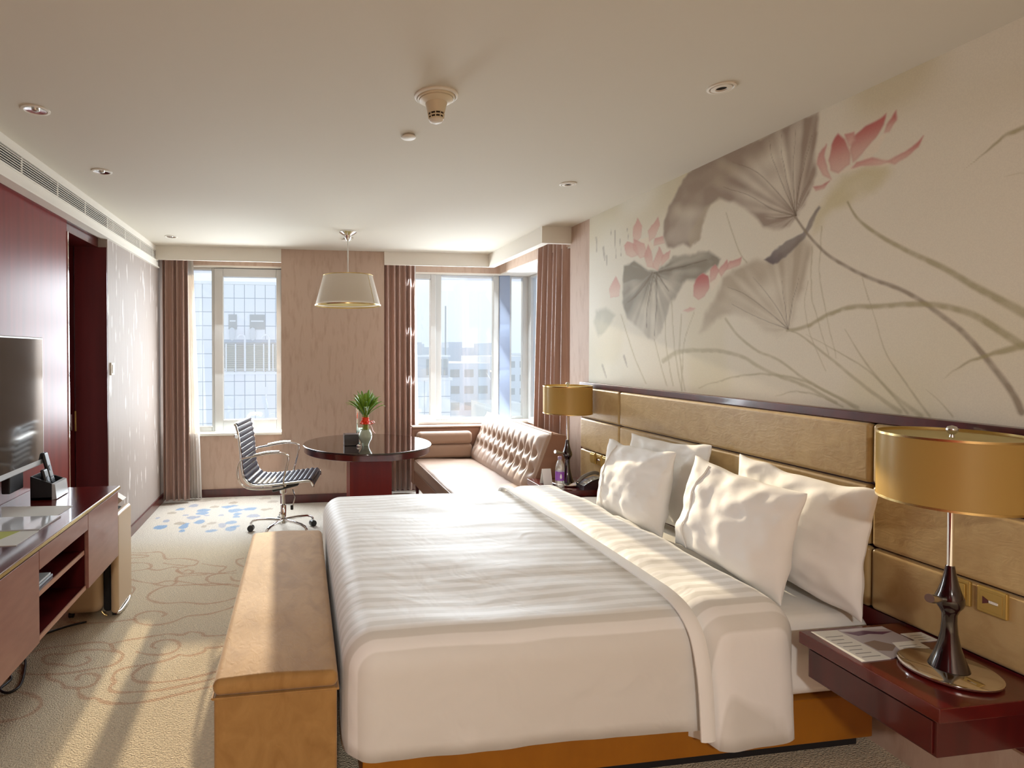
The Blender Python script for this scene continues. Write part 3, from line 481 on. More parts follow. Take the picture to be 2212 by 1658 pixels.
# duvet: stripes woven along the bed
def stripe_mat(name, c1, c2, freq):
    m = bpy.data.materials.new(name); m.use_nodes = True; t = m.node_tree; b = t.nodes['Principled BSDF']
    x = t.nodes.new('ShaderNodeTexCoord'); w = t.nodes.new('ShaderNodeTexWave'); w.wave_type = 'BANDS'; w.bands_direction = 'Y'; w.wave_profile = 'SIN'
    w.inputs['Scale'].default_value = freq; w.inputs['Distortion'].default_value = .8; w.inputs['Detail'].default_value = 1; w.inputs['Detail Scale'].default_value = .6
    r = t.nodes.new('ShaderNodeValToRGB'); r.color_ramp.elements[0].position = .40; r.color_ramp.elements[1].position = .60
    r.color_ramp.elements[0].color = c1; r.color_ramp.elements[1].color = c2
    t.links.new(x.outputs['Object'], w.inputs['Vector']); t.links.new(w.outputs['Fac'], r.inputs[0]); t.links.new(r.outputs[0], b.inputs['Base Color'])
    b.inputs['Roughness'].default_value = .55; b.inputs['Sheen Weight'].default_value = .2
    n = t.nodes.new('ShaderNodeTexNoise'); n.inputs['Scale'].default_value = 7; n.inputs['Distortion'].default_value = .7; u = t.nodes.new('ShaderNodeBump'); u.inputs['Strength'].default_value = .22; u.inputs['Distance'].default_value = .03
    t.links.new(x.outputs['Object'], n.inputs['Vector']); t.links.new(n.outputs['Fac'], u.inputs['Height']); t.links.new(u.outputs[0], b.inputs['Normal'])
    return m
m_duvet = stripe_mat('striped_duvet', lin(248,246,243), lin(228,225,219), 5.0)
def shell(x0, x1, y0, y1, z0, z1, r, head_open=True, nx=60, ny=70, wr=1.0, flare=0.0):
    """open-bottomed draped cover: rounded box without its bottom (and without its head end)"""
    s = mb().rbox(x0, x1, y0, y1, z0-.3, z1, r, 6, nx, ny, 10)
    keep = []
    for f in s.f:
        c = sum((Vector(s.v[i]) for i in f), Vector())/len(f)
        if c.z < z0: continue
        if head_open and c.x > x1-.25*r: continue
        keep.append(f)
    s.f = keep
    used = sorted({i for f in keep for i in f}); mp = {i: k for k, i in enumerate(used)}
    s.v = [s.v[i] for i in used]; s.f = [tuple(mp[i] for i in f) for f in keep]
    cy = (y0+y1)/2
    def wv(p):
        top = p.z > z1-r
        q = Vector(p)
        if top:
            e = min((p.y-y0), (y1-p.y), (p.x-x0)); q.z += wr*(.018*noise.noise(Vector((p.x*1.6, p.y*2.6, 3.1)))+.008*noise.noise(Vector((p.x*3, p.y*8, 1.7))))*min(1, max(0, e)/.15)
            q.z += .012*math.sin(PI*min(1, max(0, (p.y-y0)/(y1-y0))))
        else:
            k = (z1-r-p.z)/(z1-r-z0); a = wr*(.016*noise.noise(Vector((p.x*3.2, p.y*3.2, p.z*1.2)))+.006*noise.noise(p*9))*k
            if abs(p.y-y0) < .02: q.y += a-flare*k
            elif abs(p.y-y1) < .02: q.y -= a-flare*k
            elif abs(p.x-x0) < .02: q.x += a*.6
        return q
    s.wn = False
    return s.warp(wv)
duv = thing('duvet', 'white satin-striped duvet spread over the bed, its head end folded back', 'duvet', (.95, 2.85, .58))
shell(.138, 1.50, 1.845, 3.855, .205, .600, .115).build('cover', m_duvet, duv, solid=.014)
shell(1.39, 1.83, 1.828, 3.870, .17, .628, .125, True, 22, 70, 1.0, .03).build('folded_band', m_duvet, duv, solid=.012)
hp = [(1.405,1.800,.19),(1.40,1.806,.35),(1.392,1.818,.47),(1.386,1.845,.555),(1.380,1.905,.612)]
hp += [(1.376+.010*noise.noise(Vector((y*4,0,0))), y, .634+.010*math.sin(PI*(y-1.84)/2.03)+.004*noise.noise(Vector((y*3,1,0)))) for y in (2.0+.1*k for k in range(18))]
hp += [(1.378,3.79,.612),(1.385,3.85,.555),(1.392,3.882,.47),(1.40,3.892,.35)]
mb().tube(spline(hp, 4), .009, 10, 3.2).build('fold_edge', m_linen, duv)
# ================================================================= pillows
def pillow(label, c, w, h, t, lean, roll, seed, mat=m_linen, seam=True, yaw=0):
    n = 34; base = Vector(c)-Vector((math.sin(lean)*h/2, 0, math.cos(lean)*h/2))
    root = thing('pillow', label, 'pillow', base, 'white pillows against the headboard')
    R = Matrix.Rotation(yaw, 3, 'Z') @ Matrix.Rotation(lean, 3, 'Y') @ Matrix.Rotation(roll, 3, 'X')
    def pt(u, v, side):
        k = (1-u*u)*(1-v*v)
        X = w/2*u*(1-.075*(1-v*v)) ; Z = h/2*v*(1-.085*(1-u*u))
        th = t/2*(max(0, 1-abs(u)**2.6)*max(0, 1-abs(v)**2.4))**.55
        sl = 1-.22*v
        q = Vector((u*2.2, v*2.2, seed+side*5))
        wr = .018*noise.noise(q*1.3)+.007*noise.noise(q*3.1)+.0025*noise.noise(q*7)
        ang = math.atan2(v, u); rr = math.hypot(u, v)
        wr += .010*math.sin(ang*9+seed+2*noise.noise(q))*max(0, rr-.45)
        d = -side*(th*sl)+(wr*min(1, k*6) if True else 0)*(-side)
        X += .012*noise.noise(Vector((v*3, seed, 1)))*abs(u); Z += .014*noise.noise(Vector((u*3, seed, 2)))*abs(v)
        return R @ Vector((d, X, Z))+Vector(c)
    def sgn(k): q = 2*k/n-1; return math.sin(q*PI/2)*.55+q*.45
    b = mb(); idx = {}
    for side in (1, -1):
        for j in range(n+1):
            for i in range(n+1):
                if side == -1 and (i in (0, n) or j in (0, n)): idx[side, i, j] = idx[1, i, j]; continue
                b.v.append(tuple(pt(sgn(i), sgn(j), side))); idx[side, i, j] = len(b.v)-1
        for j in range(n):
            for i in range(n): b.f.append((idx[side,i,j], idx[side,i+1,j], idx[side,i+1,j+1], idx[side,i,j+1]))
    o = b.build('case', mat, root); mdf = o.modifiers.new('smooth', 'SUBSURF'); mdf.levels = 1; mdf.render_levels = 1
    if seam:
        s = mb(); s.tube([pt(.60+.03*math.sin(k*.5), -.93+1.86*k/24, 1)+Vector((-.003,0,0)) for k in range(25)], .0035, 6); s.build('seam', mat, root)
    return root
pillow('white pillow in front, nearest the camera, seam down its side', (1.90,2.29,.795), .66, .46, .20, .20, .05, 1.0)
pillow('white pillow in front, at the far window side of the bed', (1.895,3.06,.790), .66, .46, .19, .20, -.04, 7.0)
pillow('white pillow behind, next to the near gold lamp', (2.085,2.17,.80), .70, .50, .15, .12, .03, 13.0, seam=False)
pillow('white pillow behind, half hidden by the far front pillow', (2.088,3.06,.80), .74, .50, .14, .12, -.05, 21.0, seam=False)
# ================================================================= bench at the foot
bn = thing('foot_bench', 'tan suede upholstered bench at the foot of the bed', 'bench', (-.075, 2.6, 0))
b = mb().rbox(-.282, .118, 1.865, 3.40, .452, .505, .024, 4, 10, 36, 2)
b.warp(lambda p: p+Vector((0, 0, .006*math.sin(PI*min(1, max(0, (p.x+.282)/.40)))+.004*noise.noise(p*5))) if p.z > .49 else p)
b.build('cushion', m_bench, bn)
mb().rbox(-.278, .114, 1.869, 3.396, .02, .452, .012, 3, 6, 20, 6).build('body', m_bench, bn)
mb().tube([(-.281,1.864,.452),(.117,1.864,.452),(.117,3.401,.452),(-.281,3.401,.452),(-.281,1.864,.452)], .004, 6).build('piping', m_bench, bn)
# ================================================================= nightstands
def nightstand(label, y0, y1):
    r = thing('nightstand', label, 'nightstand', (2.0, (y0+y1)/2, .395), 'wall-hung mahogany nightstands')
    mb().rbox(1.765, 2.185, y0, y1, .508, .55, .003).build('top', m_woodh, r)
    mb().rbox(1.785, 2.185, y0+.02, y1-.02, .395, .508, .003).build('drawer_box', m_wood, r)
    mb().rbox(1.779, 1.786, y0+.03, y1-.03, .402, .498, .002).build('drawer_front', m_wood, r)
    return r
nightstand('mahogany nightstand beside the bed, nearest the camera', 1.345, 1.805)
nightstand('mahogany nightstand between the bed and the sofa', 3.885, 4.315)
# ================================================================= bedside lamps
def bedside_lamp(label, x, y):
    z = .55; r = thing('table_lamp', label, 'lamp', (x, y, z), 'gold drum lamps on the nightstands')
    mb().lathe([(.0,z+.004),(.118,z+.004),(.122,z+.008),(.122,z+.013),(.117,z+.016),(0,z+.018)], (x,y), 48).build('base', m_chrome, r)
    mb().lathe([(.050,z+.018),(.048,z+.024),(.038,z+.05),(.028,z+.085),(.021,z+.125),(.0185,z+.16),(.019,z+.185),(.025,z+.20),(.033,z+.212),(.036,z+.225),(.034,z+.24),(.028,z+.255),(.021,z+.28),(.015,z+.31),(.011,z+.335)], (x,y), 36).build('body', m_ebony, r)
    mb().lathe([(.0085,z+.335),(.0085,z+.72)], (x,y), 20).build('rod', m_chrome, r)
    k = mb().tube([(x-.030,y-.01,z+.235),(x-.045,y-.013,z+.238),(x-.052,y-.015,z+.239),(x-.098,y-.026,z+.249),(x-.112,y-.029,z+.252)], [.006,.006,.007,.014,.013], 12); k.build('switch_knob', m_steel, r)
    sh = mb()
    sh.lathe([(.180,1.088),(.180,1.295),(.177,1.295),(.177,1.088),(.180,1.088)], (x,y), 64); s = sh.build('shade', m_shade, r)
    for zz in (1.086, 1.290): mb().lathe([(.1815,zz),(.1815,zz+.007),(.1765,zz+.007),(.1765,zz),(.1815,zz)], (x,y), 64).build('shade_trim', m_gold, s)
    mb().lathe([(.0,1.283),(.176,1.283),(.176,1.286),(0,1.286)], (x,y), 48).build('diffuser', m_diff, r)
    mb().lathe([(.0,1.284),(.007,1.284),(.005,1.294),(.013,1.302),(.015,1.31),(.011,1.319),(0,1.323)], (x,y), 20).build('finial', m_steel, r)
    return r
bedside_lamp('gold drum lamp nearest the camera, on the nightstand with leaflets', 2.0, 1.50)
bedside_lamp('gold drum lamp beside the telephone and water bottle', 1.998, 4.10)
# ================================================================= switch plates on the headboard
def plate(name, label, y, z, face, w=.082, h=.084):
    r = thing(name, label, 'switch' if 'switch' in name else 'socket', (2.184, y, z-h/2))
    mb().rbox(2.174, 2.187, y-w/2, y+w/2, z-h/2, z+h/2, .005, 3).build('plate', m_brass, r)
    face(r, y, z); return r
def f_rocker(r, y, z): mb().rbox(2.168, 2.175, y-.03, y+.03, z-.031, z+.031, .003).build('rocker', m_brass, r)
def f_socket(r, y, z):
    mb().rbox(2.1725, 2.175, y-.03, y+.03, z-.03, z+.03, .001).build('insert', m_brass, r)
    mb().rbox(2.168, 2.1735, y-.022, y+.004, z-.004, z+.006, .002).build('pin', m_chrome, r)
    mb().prism([(y+.022,z+.012),(y+.004,z+.003),(y+.004,z-.003),(y+.022,z-.012)], 'x', 2.171, 2.1735).build('slot', m_wooddark, r)
plate('light_switch', 'brass rocker switch plate behind the near lamp stem', 1.613, .752, f_rocker)
plate('wall_socket', 'brass socket plate with an arrow-like slot, right of the near lamp stem', 1.513, .752, f_socket)
plate('light_switch', 'pale switch plate on the headboard left of the far pillow', 4.045, .752, f_rocker, .07)
plate('wall_socket', 'brass socket plate above the telephone', 3.955, .752, f_socket, .075)
plate('light_switch', 'pale rocker plate touching the far pillow', 3.868, .752, f_rocker, .07)

# ================================================================= curtains
def curtain(name, label, fn, folds, z0, z1, mat, amp0=.035, amp1=.05, nu=None, seed=0, parent=None, solid=.004):
    """fn(s, t) -> (base point x,y, normal nx,ny) with s along the cloth and t from floor (0) to top (1)"""
    nu = nu or int(folds*14)
    def pt(u, v):
        x, y, nx, ny = fn(u, v); a = amp0+(amp1-amp0)*v
        ph = 2*PI*folds*u+2.2*noise.noise(Vector((u*4, seed, 0)))+.35*(1-v)*noise.noise(Vector((u*4, v*1.5, seed+4)))
        d = a*(math.sin(ph)+.12*math.sin(2*ph+seed))*(.8+.5*noise.noise(Vector((u*5, seed+9, v*.5))))
        return (x+nx*d, y+ny*d, z0+(z1-z0)*v)
    b = mb().grid(pt, nu, 28); o = b.build(name, mat, None, solid=solid, fix=False)
    return tag(o, label, 'curtain')
def along_x(xa0, xa1, xb0, xb1, y):   # bottom span, top span
    return lambda u, v: ((xa0+(xb0-xa0)*v)*(1-u)+(xa1+(xb1-xa1)*v)*u, y, 0, 1)
def along_y(ya0, ya1, yb0, yb1, x):
    return lambda u, v: (x, (ya0+(yb0-ya0)*v)*(1-u)+(ya1+(yb1-ya1)*v)*u, 1, 0)
curtain('curtain', 'mauve-brown floor-length curtain in the corner by the left wall', along_x(-1.395,-1.14,-1.395,-1.15,6.14), 4.6, .03, 2.59, m_curt, .045, .035, seed=1)
curtain('sheer_curtain', 'white sheer curtain beside the left mauve curtain', along_x(-1.15,-1.035,-1.165,-1.115,6.24), 4, .02, 2.59, m_sheer, .03, .018, seed=2)
curtain('curtain', 'mauve curtain hanging beside the pillar, behind the round table', along_x(.90,1.235,.885,1.225,6.18), 5.5, .04, 2.59, m_curt, .045, .035, seed=3)
curtain('sheer_curtain', 'thin strip of white sheer showing beside the middle curtain', along_x(1.235,1.30,1.22,1.255,6.265), 3, .03, 2.59, m_sheer, .02, .015, seed=4)
curtain('curtain', 'mauve curtain in the bay beside the far gold lamp', along_y(5.36,4.66,5.20,4.63,2.25), 6.3, .03, 2.59, m_curt, .055, .045, seed=5)
# ================================================================= sofa in the bay
so = thing('sofa', 'champagne satin sofa with a deep-buttoned back under the bay window', 'sofa', (1.65, 5.35, 0))
mb().rbox(1.19, 2.02, 4.36, 5.98, .14, .30, .012).build('base', m_sofad, so)
b = mb().rbox(1.165, 1.93, 4.345, 5.92, .30, .432, .045, 4, 14, 26, 3)
b.warp(lambda p: p+Vector((0,0,.012*noise.noise(Vector((p.x*3,p.y*5,2)))+.006*noise.noise(Vector((p.x*5,p.y*14,5))))) if p.z > .40 else p)
seat = b.build('seat_cushion', m_sofa, so)
mb().tube([(1.172,4.352,.315),(1.172,5.91,.315)], .006, 6).build('piping', m_sofa, seat)
mb().tube(spline([(1.18,4.36,.415),(1.172,4.6,.42),(1.172,5.6,.42),(1.18,5.90,.415)],6), .006, 6).build('piping', m_sofa, seat)
mb().tube([(1.19,4.350,.415),(1.90,4.350,.415)], .006, 6).build('piping', m_sofa, seat)
# backrest: leaning cushion with two rows of buttons
BY0, BY1 = 4.36, 5.975
def back_pt(u, v):     # u along y, v up ; front face
    y = BY0+(BY1-BY0)*u; z = .41+(.895-.41)*v; x = 1.80+.19*v
    return y, z, x
rows = [(.36, 11, 0.0), (.62, 11, .5)]
BTN = []
for v, n, off in rows:
    for k in range(n):
        u = (k+.5+off*.5)/(n+.25); BTN.append((u, v))
def tuft(u, v):
    d = 0
    for bu, bv in BTN:
        q = ((u-bu)*(BY1-BY0))**2+((v-bv)*.5)**2; d += .050*math.exp(-q/.0016)+.018*math.exp(-q/.006)
    # folds running up and down from the buttons
    n = 11.25; ph = (u*n-.5) ; w = (v-.36)/.26
    sh = .25*min(1, max(0, w)); f = abs(((ph-sh) % 1)-.5)*2
    amp = .020*(1 if .3 < v < .7 else max(0, 1-(abs(v-.5)-.2)/.22))
    return -(d)+amp*(1-f**2.2 if False else (1-(1-f)**3))
def bp(u, v):
    y, z, x = back_pt(u, v); e = min(1, min(u, 1-u)*14)**.5*min(1, min(v, 1-v)*9)**.5
    bulge = .045*e+tuft(u, v)*e
    return (x-bulge*.93, y, z+bulge*.36)
b = mb().grid(bp, 150, 46)
bk = b.build('back_cushion', m_sofa, so, fix=False); bk.data.flip_normals()
b = mb().prism([(1.795,.405),(1.985,.893),(2.115,.872),(2.06,.20),(1.90,.20)], 'y', BY0+.001, BY1-.001); b.build('back_frame', m_sofad, so)
mb().tube([(1.992,BY0-.004,.897),(1.992,BY1,.897)], .008, 8).build('piping', m_sofa, bk)
mb().tube([(1.80,BY0-.002,.412),(1.992,BY0-.002,.897),(2.115,BY0-.002,.876)], .006, 6).build('piping', m_sofa, bk)
for bu, bv in BTN:
    y, z, x = back_pt(bu, bv); q = bp(bu, bv)
    mb().lathe([(0,-.004),(.009,-.002),(.011,.001),(.007,.005),(0,.006)], (0,0), 10).warp(lambda p, q=q: Vector((q[0]-p.z*.93-.001, q[1]+p.x, q[2]+p.y+p.z*.36))).build('button', m_sofa, bk)
# far arm
mb().rbox(1.17, 2.0, 5.98, 6.09, .14, .742, .02, 3).build('arm', m_sofad, so)
mb().rbox(1.165, 2.0, 5.97, 6.10, .742, .76, .007, 3).build('arm_cap', m_sofa, so)
mb().rbox(1.20, 1.80, 5.875, 5.982, .578, .712, .045, 4).build('arm_pad', m_sofa, so)
mb().rbox(1.20, 1.80, 5.882, 5.982, .43, .578, .035, 4).build('arm_pad', m_sofa, so)
for (x, y) in ((1.23,4.42),(1.23,6.03),(1.98,4.42),(1.98,6.03),(1.23,5.3)):
    mb().lathe([(.012,0),(.016,.02),(.024,.14)], (x,y), 12).build('leg', m_wooddark, so)
# ================================================================= round table
TX, TY = .575, 5.02
tb = thing('round_table', 'round mahogany table with a glossy dark top on a box pedestal', 'table', (TX, TY, 0))
mb().lathe([(0,.735),(.550,.735),(.555,.735),(.562,.74),(.562,.748),(.558,.752),(.554,.752),(.548,.752),(0,.752)], (TX,TY), 96).build('top', m_table, tb)
mb().lathe([(.0,.685),(.545,.685),(.552,.69),(.552,.734),(0,.734)], (TX,TY), 96).build('apron', m_wood, tb)
mb().rbox(.405,.765,TY-.18,TY+.18,.0,.685,.004).build('pedestal', m_woodp, tb)
# things on the table
m_vase = pm('frosted_glass', lin(196,210,190), .12, trans=.15, coat=.6)
m_leaf = pm('leaf_green', lin(92,136,26), .4, var=(9,I3,lin(136,166,52),.35,.7)); m_stalk = pm('stalk_green', lin(132,138,44), .45)
m_ribbon = pm('red_ribbon', lin(236,66,24), .35)
VX, VY, VZ = .540, 4.86, .7525
va = thing('vase', 'pale green glass vase standing on the round table', 'vase', (VX, VY, VZ))
mb().lathe([(.0,VZ),(.028,VZ),(.032,VZ+.006),(.030,VZ+.014),(.038,VZ+.03),(.054,VZ+.06),(.058,VZ+.085),(.054,VZ+.11),(.044,VZ+.128),(.040,VZ+.136),(.043,VZ+.142),(.039,VZ+.142),(.037,VZ+.134),(.040,VZ+.126),(.050,VZ+.108),(.053,VZ+.085),(.049,VZ+.062),(.034,VZ+.034),(0,VZ+.026)], (VX,VY), 40).build('glass_body', m_vase, va)
bo = thing('bamboo_bunch', 'bunch of lucky bamboo tied with red ribbon in the vase', 'plant', (VX, VY, VZ+.03))
rnd = random.Random(3)
for k in range(9):
    a = k*2*PI/8; rr = .016 if k else 0
    mb().tube([(VX+rr*math.cos(a), VY+rr*math.sin(a), VZ+.035), (VX+rr*1.1*math.cos(a), VY+rr*1.1*math.sin(a), VZ+.20), (VX+rr*1.4*math.cos(a), VY+rr*1.4*math.sin(a), VZ+.27)], [.008,.008,.006], 8).build('stalk', m_stalk, bo)
def leaf(root, a, out, up, w, curl):
    P = spline([root, root+Vector((math.cos(a)*out*.35, math.sin(a)*out*.35, up*.5)), root+Vector((math.cos(a)*out*.75, math.sin(a)*out*.75, up*.85)), root+Vector((math.cos(a)*out, math.sin(a)*out, up*(1-curl)))], 4)
    sd = Vector((-math.sin(a), math.cos(a), 0)); n = len(P); vs = []; fs = []
    for i, p in enumerate(P):
        t = i/(n-1); ww = w*(math.sin(PI*min(1, t*.9+.1))**.8)*(1 if t < .99 else .05); nrm = Vector((-math.cos(a)*.5, -math.sin(a)*.5, .6))
        vs += [p-sd*ww, p-nrm*ww*.35, p+sd*ww]
    for i in range(n-1): fs += [(3*i,3*i+1,3*i+4,3*i+3), (3*i+1,3*i+2,3*i+5,3*i+4)]
    return mb().add(vs, fs)
for k in range(70):
    a = k*2.399; lvl = k/70; o = .05+.13*(1-lvl)*rnd.uniform(.7,1.1); up = .10+.12*lvl*rnd.uniform(.85,1.2)
    leaf(Vector((VX+.012*math.cos(a), VY+.012*math.sin(a), VZ+.24+.03*rnd.random())), a+rnd.uniform(-.3,.3), o, up, rnd.uniform(.010,.016), rnd.uniform(-.05,.25)*(1-lvl)).build('leaf', m_leaf, bo, fix=False, solid=.0012)
b = mb(); b.lathe([(.026,VZ+.185),(.031,VZ+.19),(.029,VZ+.205),(.033,VZ+.215),(.030,VZ+.23),(.033,VZ+.24),(.027,VZ+.245)], (VX,VY), 20); b.warp(lambda p: p+Vector((.004*noise.noise(p*60), .004*noise.noise(p*55), .004*noise.noise(p*50)))); rb = b.build('ribbon', m_ribbon, bo)
for a, l in ((-.9,.055),(-2.2,.05),(-.3,.05),(-1.5,.045)):
    b = mb(); c = Vector((VX+.03*math.cos(a), VY+.03*math.sin(a), VZ+.20))
    P = spline([c, c+Vector((math.cos(a)*l*.6, math.sin(a)*l*.6, .016)), c+Vector((math.cos(a)*l, math.sin(a)*l, -.002)), c+Vector((math.cos(a)*l*.4, math.sin(a)*l*.4, -.012)), c], 5); b.tube(P, .007, 6, .25); b.build('bow_loop', m_ribbon, rb)
b = mb(); c = Vector((VX+.03, VY-.02, VZ+.195)); b.tube(spline([c, c+Vector((.02,-.005,-.03)), c+Vector((.032,-.008,-.065)), c+Vector((.05,-.01,-.085))], 5), .004, 6, .3); b.build('ribbon_tail', pm('pink_ribbon', lin(240,150,140), .4), rb)
bx = thing('tissue_box', 'black square box on the round table left of the vase', 'box', (.425, 4.95, .7525))
mb().rbox(.360,.487,4.87,4.99,.7525,.845,.004).build('box_body', pm('black_leatherette', lin(24,22,26), .3, coat=.3), bx)
mb().rbox(.375,.472,4.885,4.975,.845,.8475,.001).build('lid_inset', pm('grey_lid', lin(92,84,88), .3), bx)
lp = thing('desk_lamp', 'slim chrome upright of a desk lamp behind the vase', 'lamp', (.495, 5.06, .7525))
mb().lathe([(0,.7525),(.05,.7525),(.05,.760),(.045,.763),(0,.764)], (.50,5.06), 32).build('base', m_chrome, lp)
mb().rbox(.480,.496,5.052,5.068,.763,1.09,.003).build('post', m_chrome, lp)
mb().rbox(.496,.54,5.053,5.067,.84,.885,.003).build('bracket', m_chrome, lp)
kn = mb().lathe([(0,.7525),(.017,.7525),(.019,.758),(.016,.768),(.008,.774),(0,.775)], (.478,4.82), 20).build('paperweight', m_chrome); tag(kn, 'small chrome button in front of the vase on the round table', 'paperweight')
# ================================================================= office chair
CX, CY, CR = -.155, 5.02, math.radians(-9)
ch = thing('office_chair', 'black ribbed-leather office chair with chrome frame and castors', 'chair', (CX, CY, 0))
def cl(x, y, z):   # chair-local to world, the chair faces +x
    x *= .95
    return (CX+x*math.cos(CR)-y*math.sin(CR), CY+x*math.sin(CR)+y*math.cos(CR), z)
prof = spline([(.305,0,.445),(.300,0,.478),(.270,0,.500),(.15,0,.488),(0,0,.470),(-.15,0,.458),(-.235,0,.468),(-.288,0,.515),(-.312,0,.60),(-.322,0,.72),(-.335,0,.84),(-.358,0,.945),(-.378,0,.965)], 10)
L = [0]
for a, b_ in zip(prof[:-1], prof[1:]): L.append(L[-1]+(b_-a).length)
def at(s):
    for i in range(len(L)-1):
        if s <= L[i+1]: t = (s-L[i])/(L[i+1]-L[i]); return prof[i].lerp(prof[i+1], t), (prof[i+1]-prof[i]).normalized()
    return prof[-1], (prof[-1]-prof[-2]).normalized()
NP = 25; HW = .225
for k in range(NP):
    s0, s1 = L[-1]*k/NP, L[-1]*(k+1)/NP; b = mb()
    sec = []
    for i in range(7):
        t = i/6; p, d = at(s0+(s1-s0)*(.04+.92*t)); n = Vector((-d.z, 0, d.x)); n = -n if (n.z < 0 and d.x < 0 and abs(d.x) > abs(d.z)) else n
        nrm = Vector((d.z, 0, -d.x)); sec.append((p+nrm*(.009*math.sin(PI*t)+.004), p-nrm*(.008*math.sin(PI*t)+.004)))
    ring = [q[0] for q in sec]+[q[1] for q in reversed(sec)]; m = len(ring)
    vs = [cl(q.x, -HW, q.z) for q in ring]+[cl(q.x, HW, q.z) for q in ring]
    b.add(vs, [tuple(range(m)), tuple(range(2*m-1, m-1, -1))]+[(i, (i+1) % m, m+(i+1) % m, m+i) for i in range(m)]); b.build('pad', m_chairp, ch)
for sg in (-1, 1):
    mb().tube([cl(p.x+.0, sg*(HW+.014), p.z-.006) for p in prof[2:-2:2]], .013, 8, .8).build('side_rail', m_chrome, ch)
    y = sg*(HW+.045)
    mb().tube([cl(*p) for p in spline([(-.318,sg*(HW+.02),.66),(-.30,y,.68),(-.20,y,.70),(-.08,y,.722),(.03,y,.728),(.085,y,.715),(.098,y,.68),(.085,y,.62),(.06,y,.53),(.05,sg*(HW+.02),.478)], 6)], .0085, 8).build('arm_tube', m_chrome, ch)
    mb().tube([cl(*p) for p in spline([(-.20,y,.712),(-.08,y,.735),(.02,y,.741)], 5)], .017, 8, .5).build('arm_pad', m_chrome, ch)
    mb().tube([cl(*p) for p in spline([(-.318,sg*(HW+.02),.66),(-.345,sg*(HW+.02),.60),(-.335,sg*(HW+.02),.50),(-.26,sg*(HW+.02),.435),(-.1,sg*(HW+.02),.428),(.05,sg*(HW+.02),.445)], 6)], .009, 8).build('lower_tube', m_chrome, ch)
mb().tube([cl(-.348,-HW-.02,.862), cl(-.348,HW+.02,.862)], .011, 10).build('back_spreader', m_chrome, ch)
mb().tube([cl(-.36,-HW-.022,.862), cl(-.345,-HW-.05,.862)], .016, 12).build('bolt_cap', m_chrome, ch)
mb().tube([cl(.06,-HW,.452), cl(.06,HW,.452)], .011, 10).build('seat_spreader', m_chrome, ch)
mb().tube([cl(-.14,-HW,.438), cl(-.14,HW,.438)], .011, 10).build('seat_spreader', m_chrome, ch)
b = mb().rbox(-.09,.15,-.07,.07,.375,.438,.015); b.warp(lambda p: Vector(cl(p.x, p.y, p.z+(p.x*.25)))); b.build('tilt_mechanism', m_black, ch)
mb().lathe([(.027,.335),(.030,.345),(.030,.385),(.024,.39)], (CX,CY), 20).build('collar', m_chrome, ch)
mb().lathe([(.015,.19),(.015,.34)], (CX,CY), 16).build('piston', m_chrome, ch)
mb().lathe([(.026,.075),(.032,.08),(.032,.12),(.025,.125),(.025,.235),(.020,.24)], (CX,CY), 24).build('column', m_chrome, ch)
mb().tube([cl(.10,-.08,.385), cl(.13,-.13,.33), cl(.115,-.16,.27)], .005, 8).build('lever', m_chrome, ch)
b = mb().rbox(-.012,.012,-.008,.008,-.02,.02,.006); b.warp(lambda p: p+Vector(cl(.108,-.165,.255))); b.build('lever_tip', m_black, ch)
for k in range(5):
    a = math.radians(170+72*k); d = Vector((math.cos(a), math.sin(a), 0)); c = Vector((CX, CY, 0))
    mb().tube([c+d*.025+Vector((0,0,.105)), c+d*.12+Vector((0,0,.108)), c+d*.22+Vector((0,0,.103)), c+d*.268+Vector((0,0,.09)), c+d*.283+Vector((0,0,.068))], [.017,.016,.014,.013,.013], 10, .75).build('foot', m_chrome, ch)
    sd = Vector((-d.y, d.x, 0)); w = c+d*.283+Vector((0,0,.028))
    cst = mb().tube([w-sd*.022, w+sd*.022], .0275, 16).build('castor', m_black, ch)
    mb().tube([w+Vector((0,0,.02)), w+Vector((0,0,.045))], .010, 8).build('castor_stem', m_chrome, cst)
# ================================================================= pendant
PX, PY = .405, 5.02
pe = thing('pendant_lamp', 'pale tapered drum pendant lamp over the round table', 'lamp', (PX, PY, 1.955))
mb().lathe([(.075,2.6),(.075,2.592),(.05,2.575),(.032,2.565),(.030,2.55),(.022,2.535),(.010,2.52),(0,2.52)], (PX,PY), 36).build('canopy', m_chrome, pe)
for a in (0.3, 2.4, 4.5): mb().tube([(PX+.03*math.cos(a),PY+.03*math.sin(a),2.555),(PX+.05*math.cos(a),PY+.05*math.sin(a),2.552)], .006, 8).build('screw', m_chrome, pe)
mb().lathe([(.006,2.20),(.006,2.525)], (PX,PY), 12).build('rod', m_steel, pe)
mb().lathe([(.285,1.955),(.215,2.215),(.212,2.215),(.282,1.955),(.285,1.955)], (PX,PY), 64).build('shade', m_shadew, pe)
mb().lathe([(.288,1.952),(.288,1.962),(.280,1.962),(.280,1.952),(.288,1.952)], (PX,PY), 64).build('rim', m_gold, pe)
mb().lathe([(.218,2.212),(.218,2.219),(.211,2.219),(.211,2.212),(.218,2.212)], (PX,PY), 64).build('rim', m_gold, pe)
mb().lathe([(0,1.972),(.277,1.972),(.277,1.975),(0,1.975)], (PX,PY), 48).build('diffuser', m_diff, pe)
for k in range(3):
    a = k*2*PI/3+.4; mb().tube([(PX,PY,2.205),(PX+.213*math.cos(a),PY+.213*math.sin(a),2.212)], .003, 6).build('spoke', m_steel, pe)
mb().tube([(PX+.2855*math.cos(-.75),PY+.2855*math.sin(-.75),1.957),(PX+.2155*math.cos(-.75),PY+.2155*math.sin(-.75),2.215)], .002, 6).build('seam', m_gold, pe)
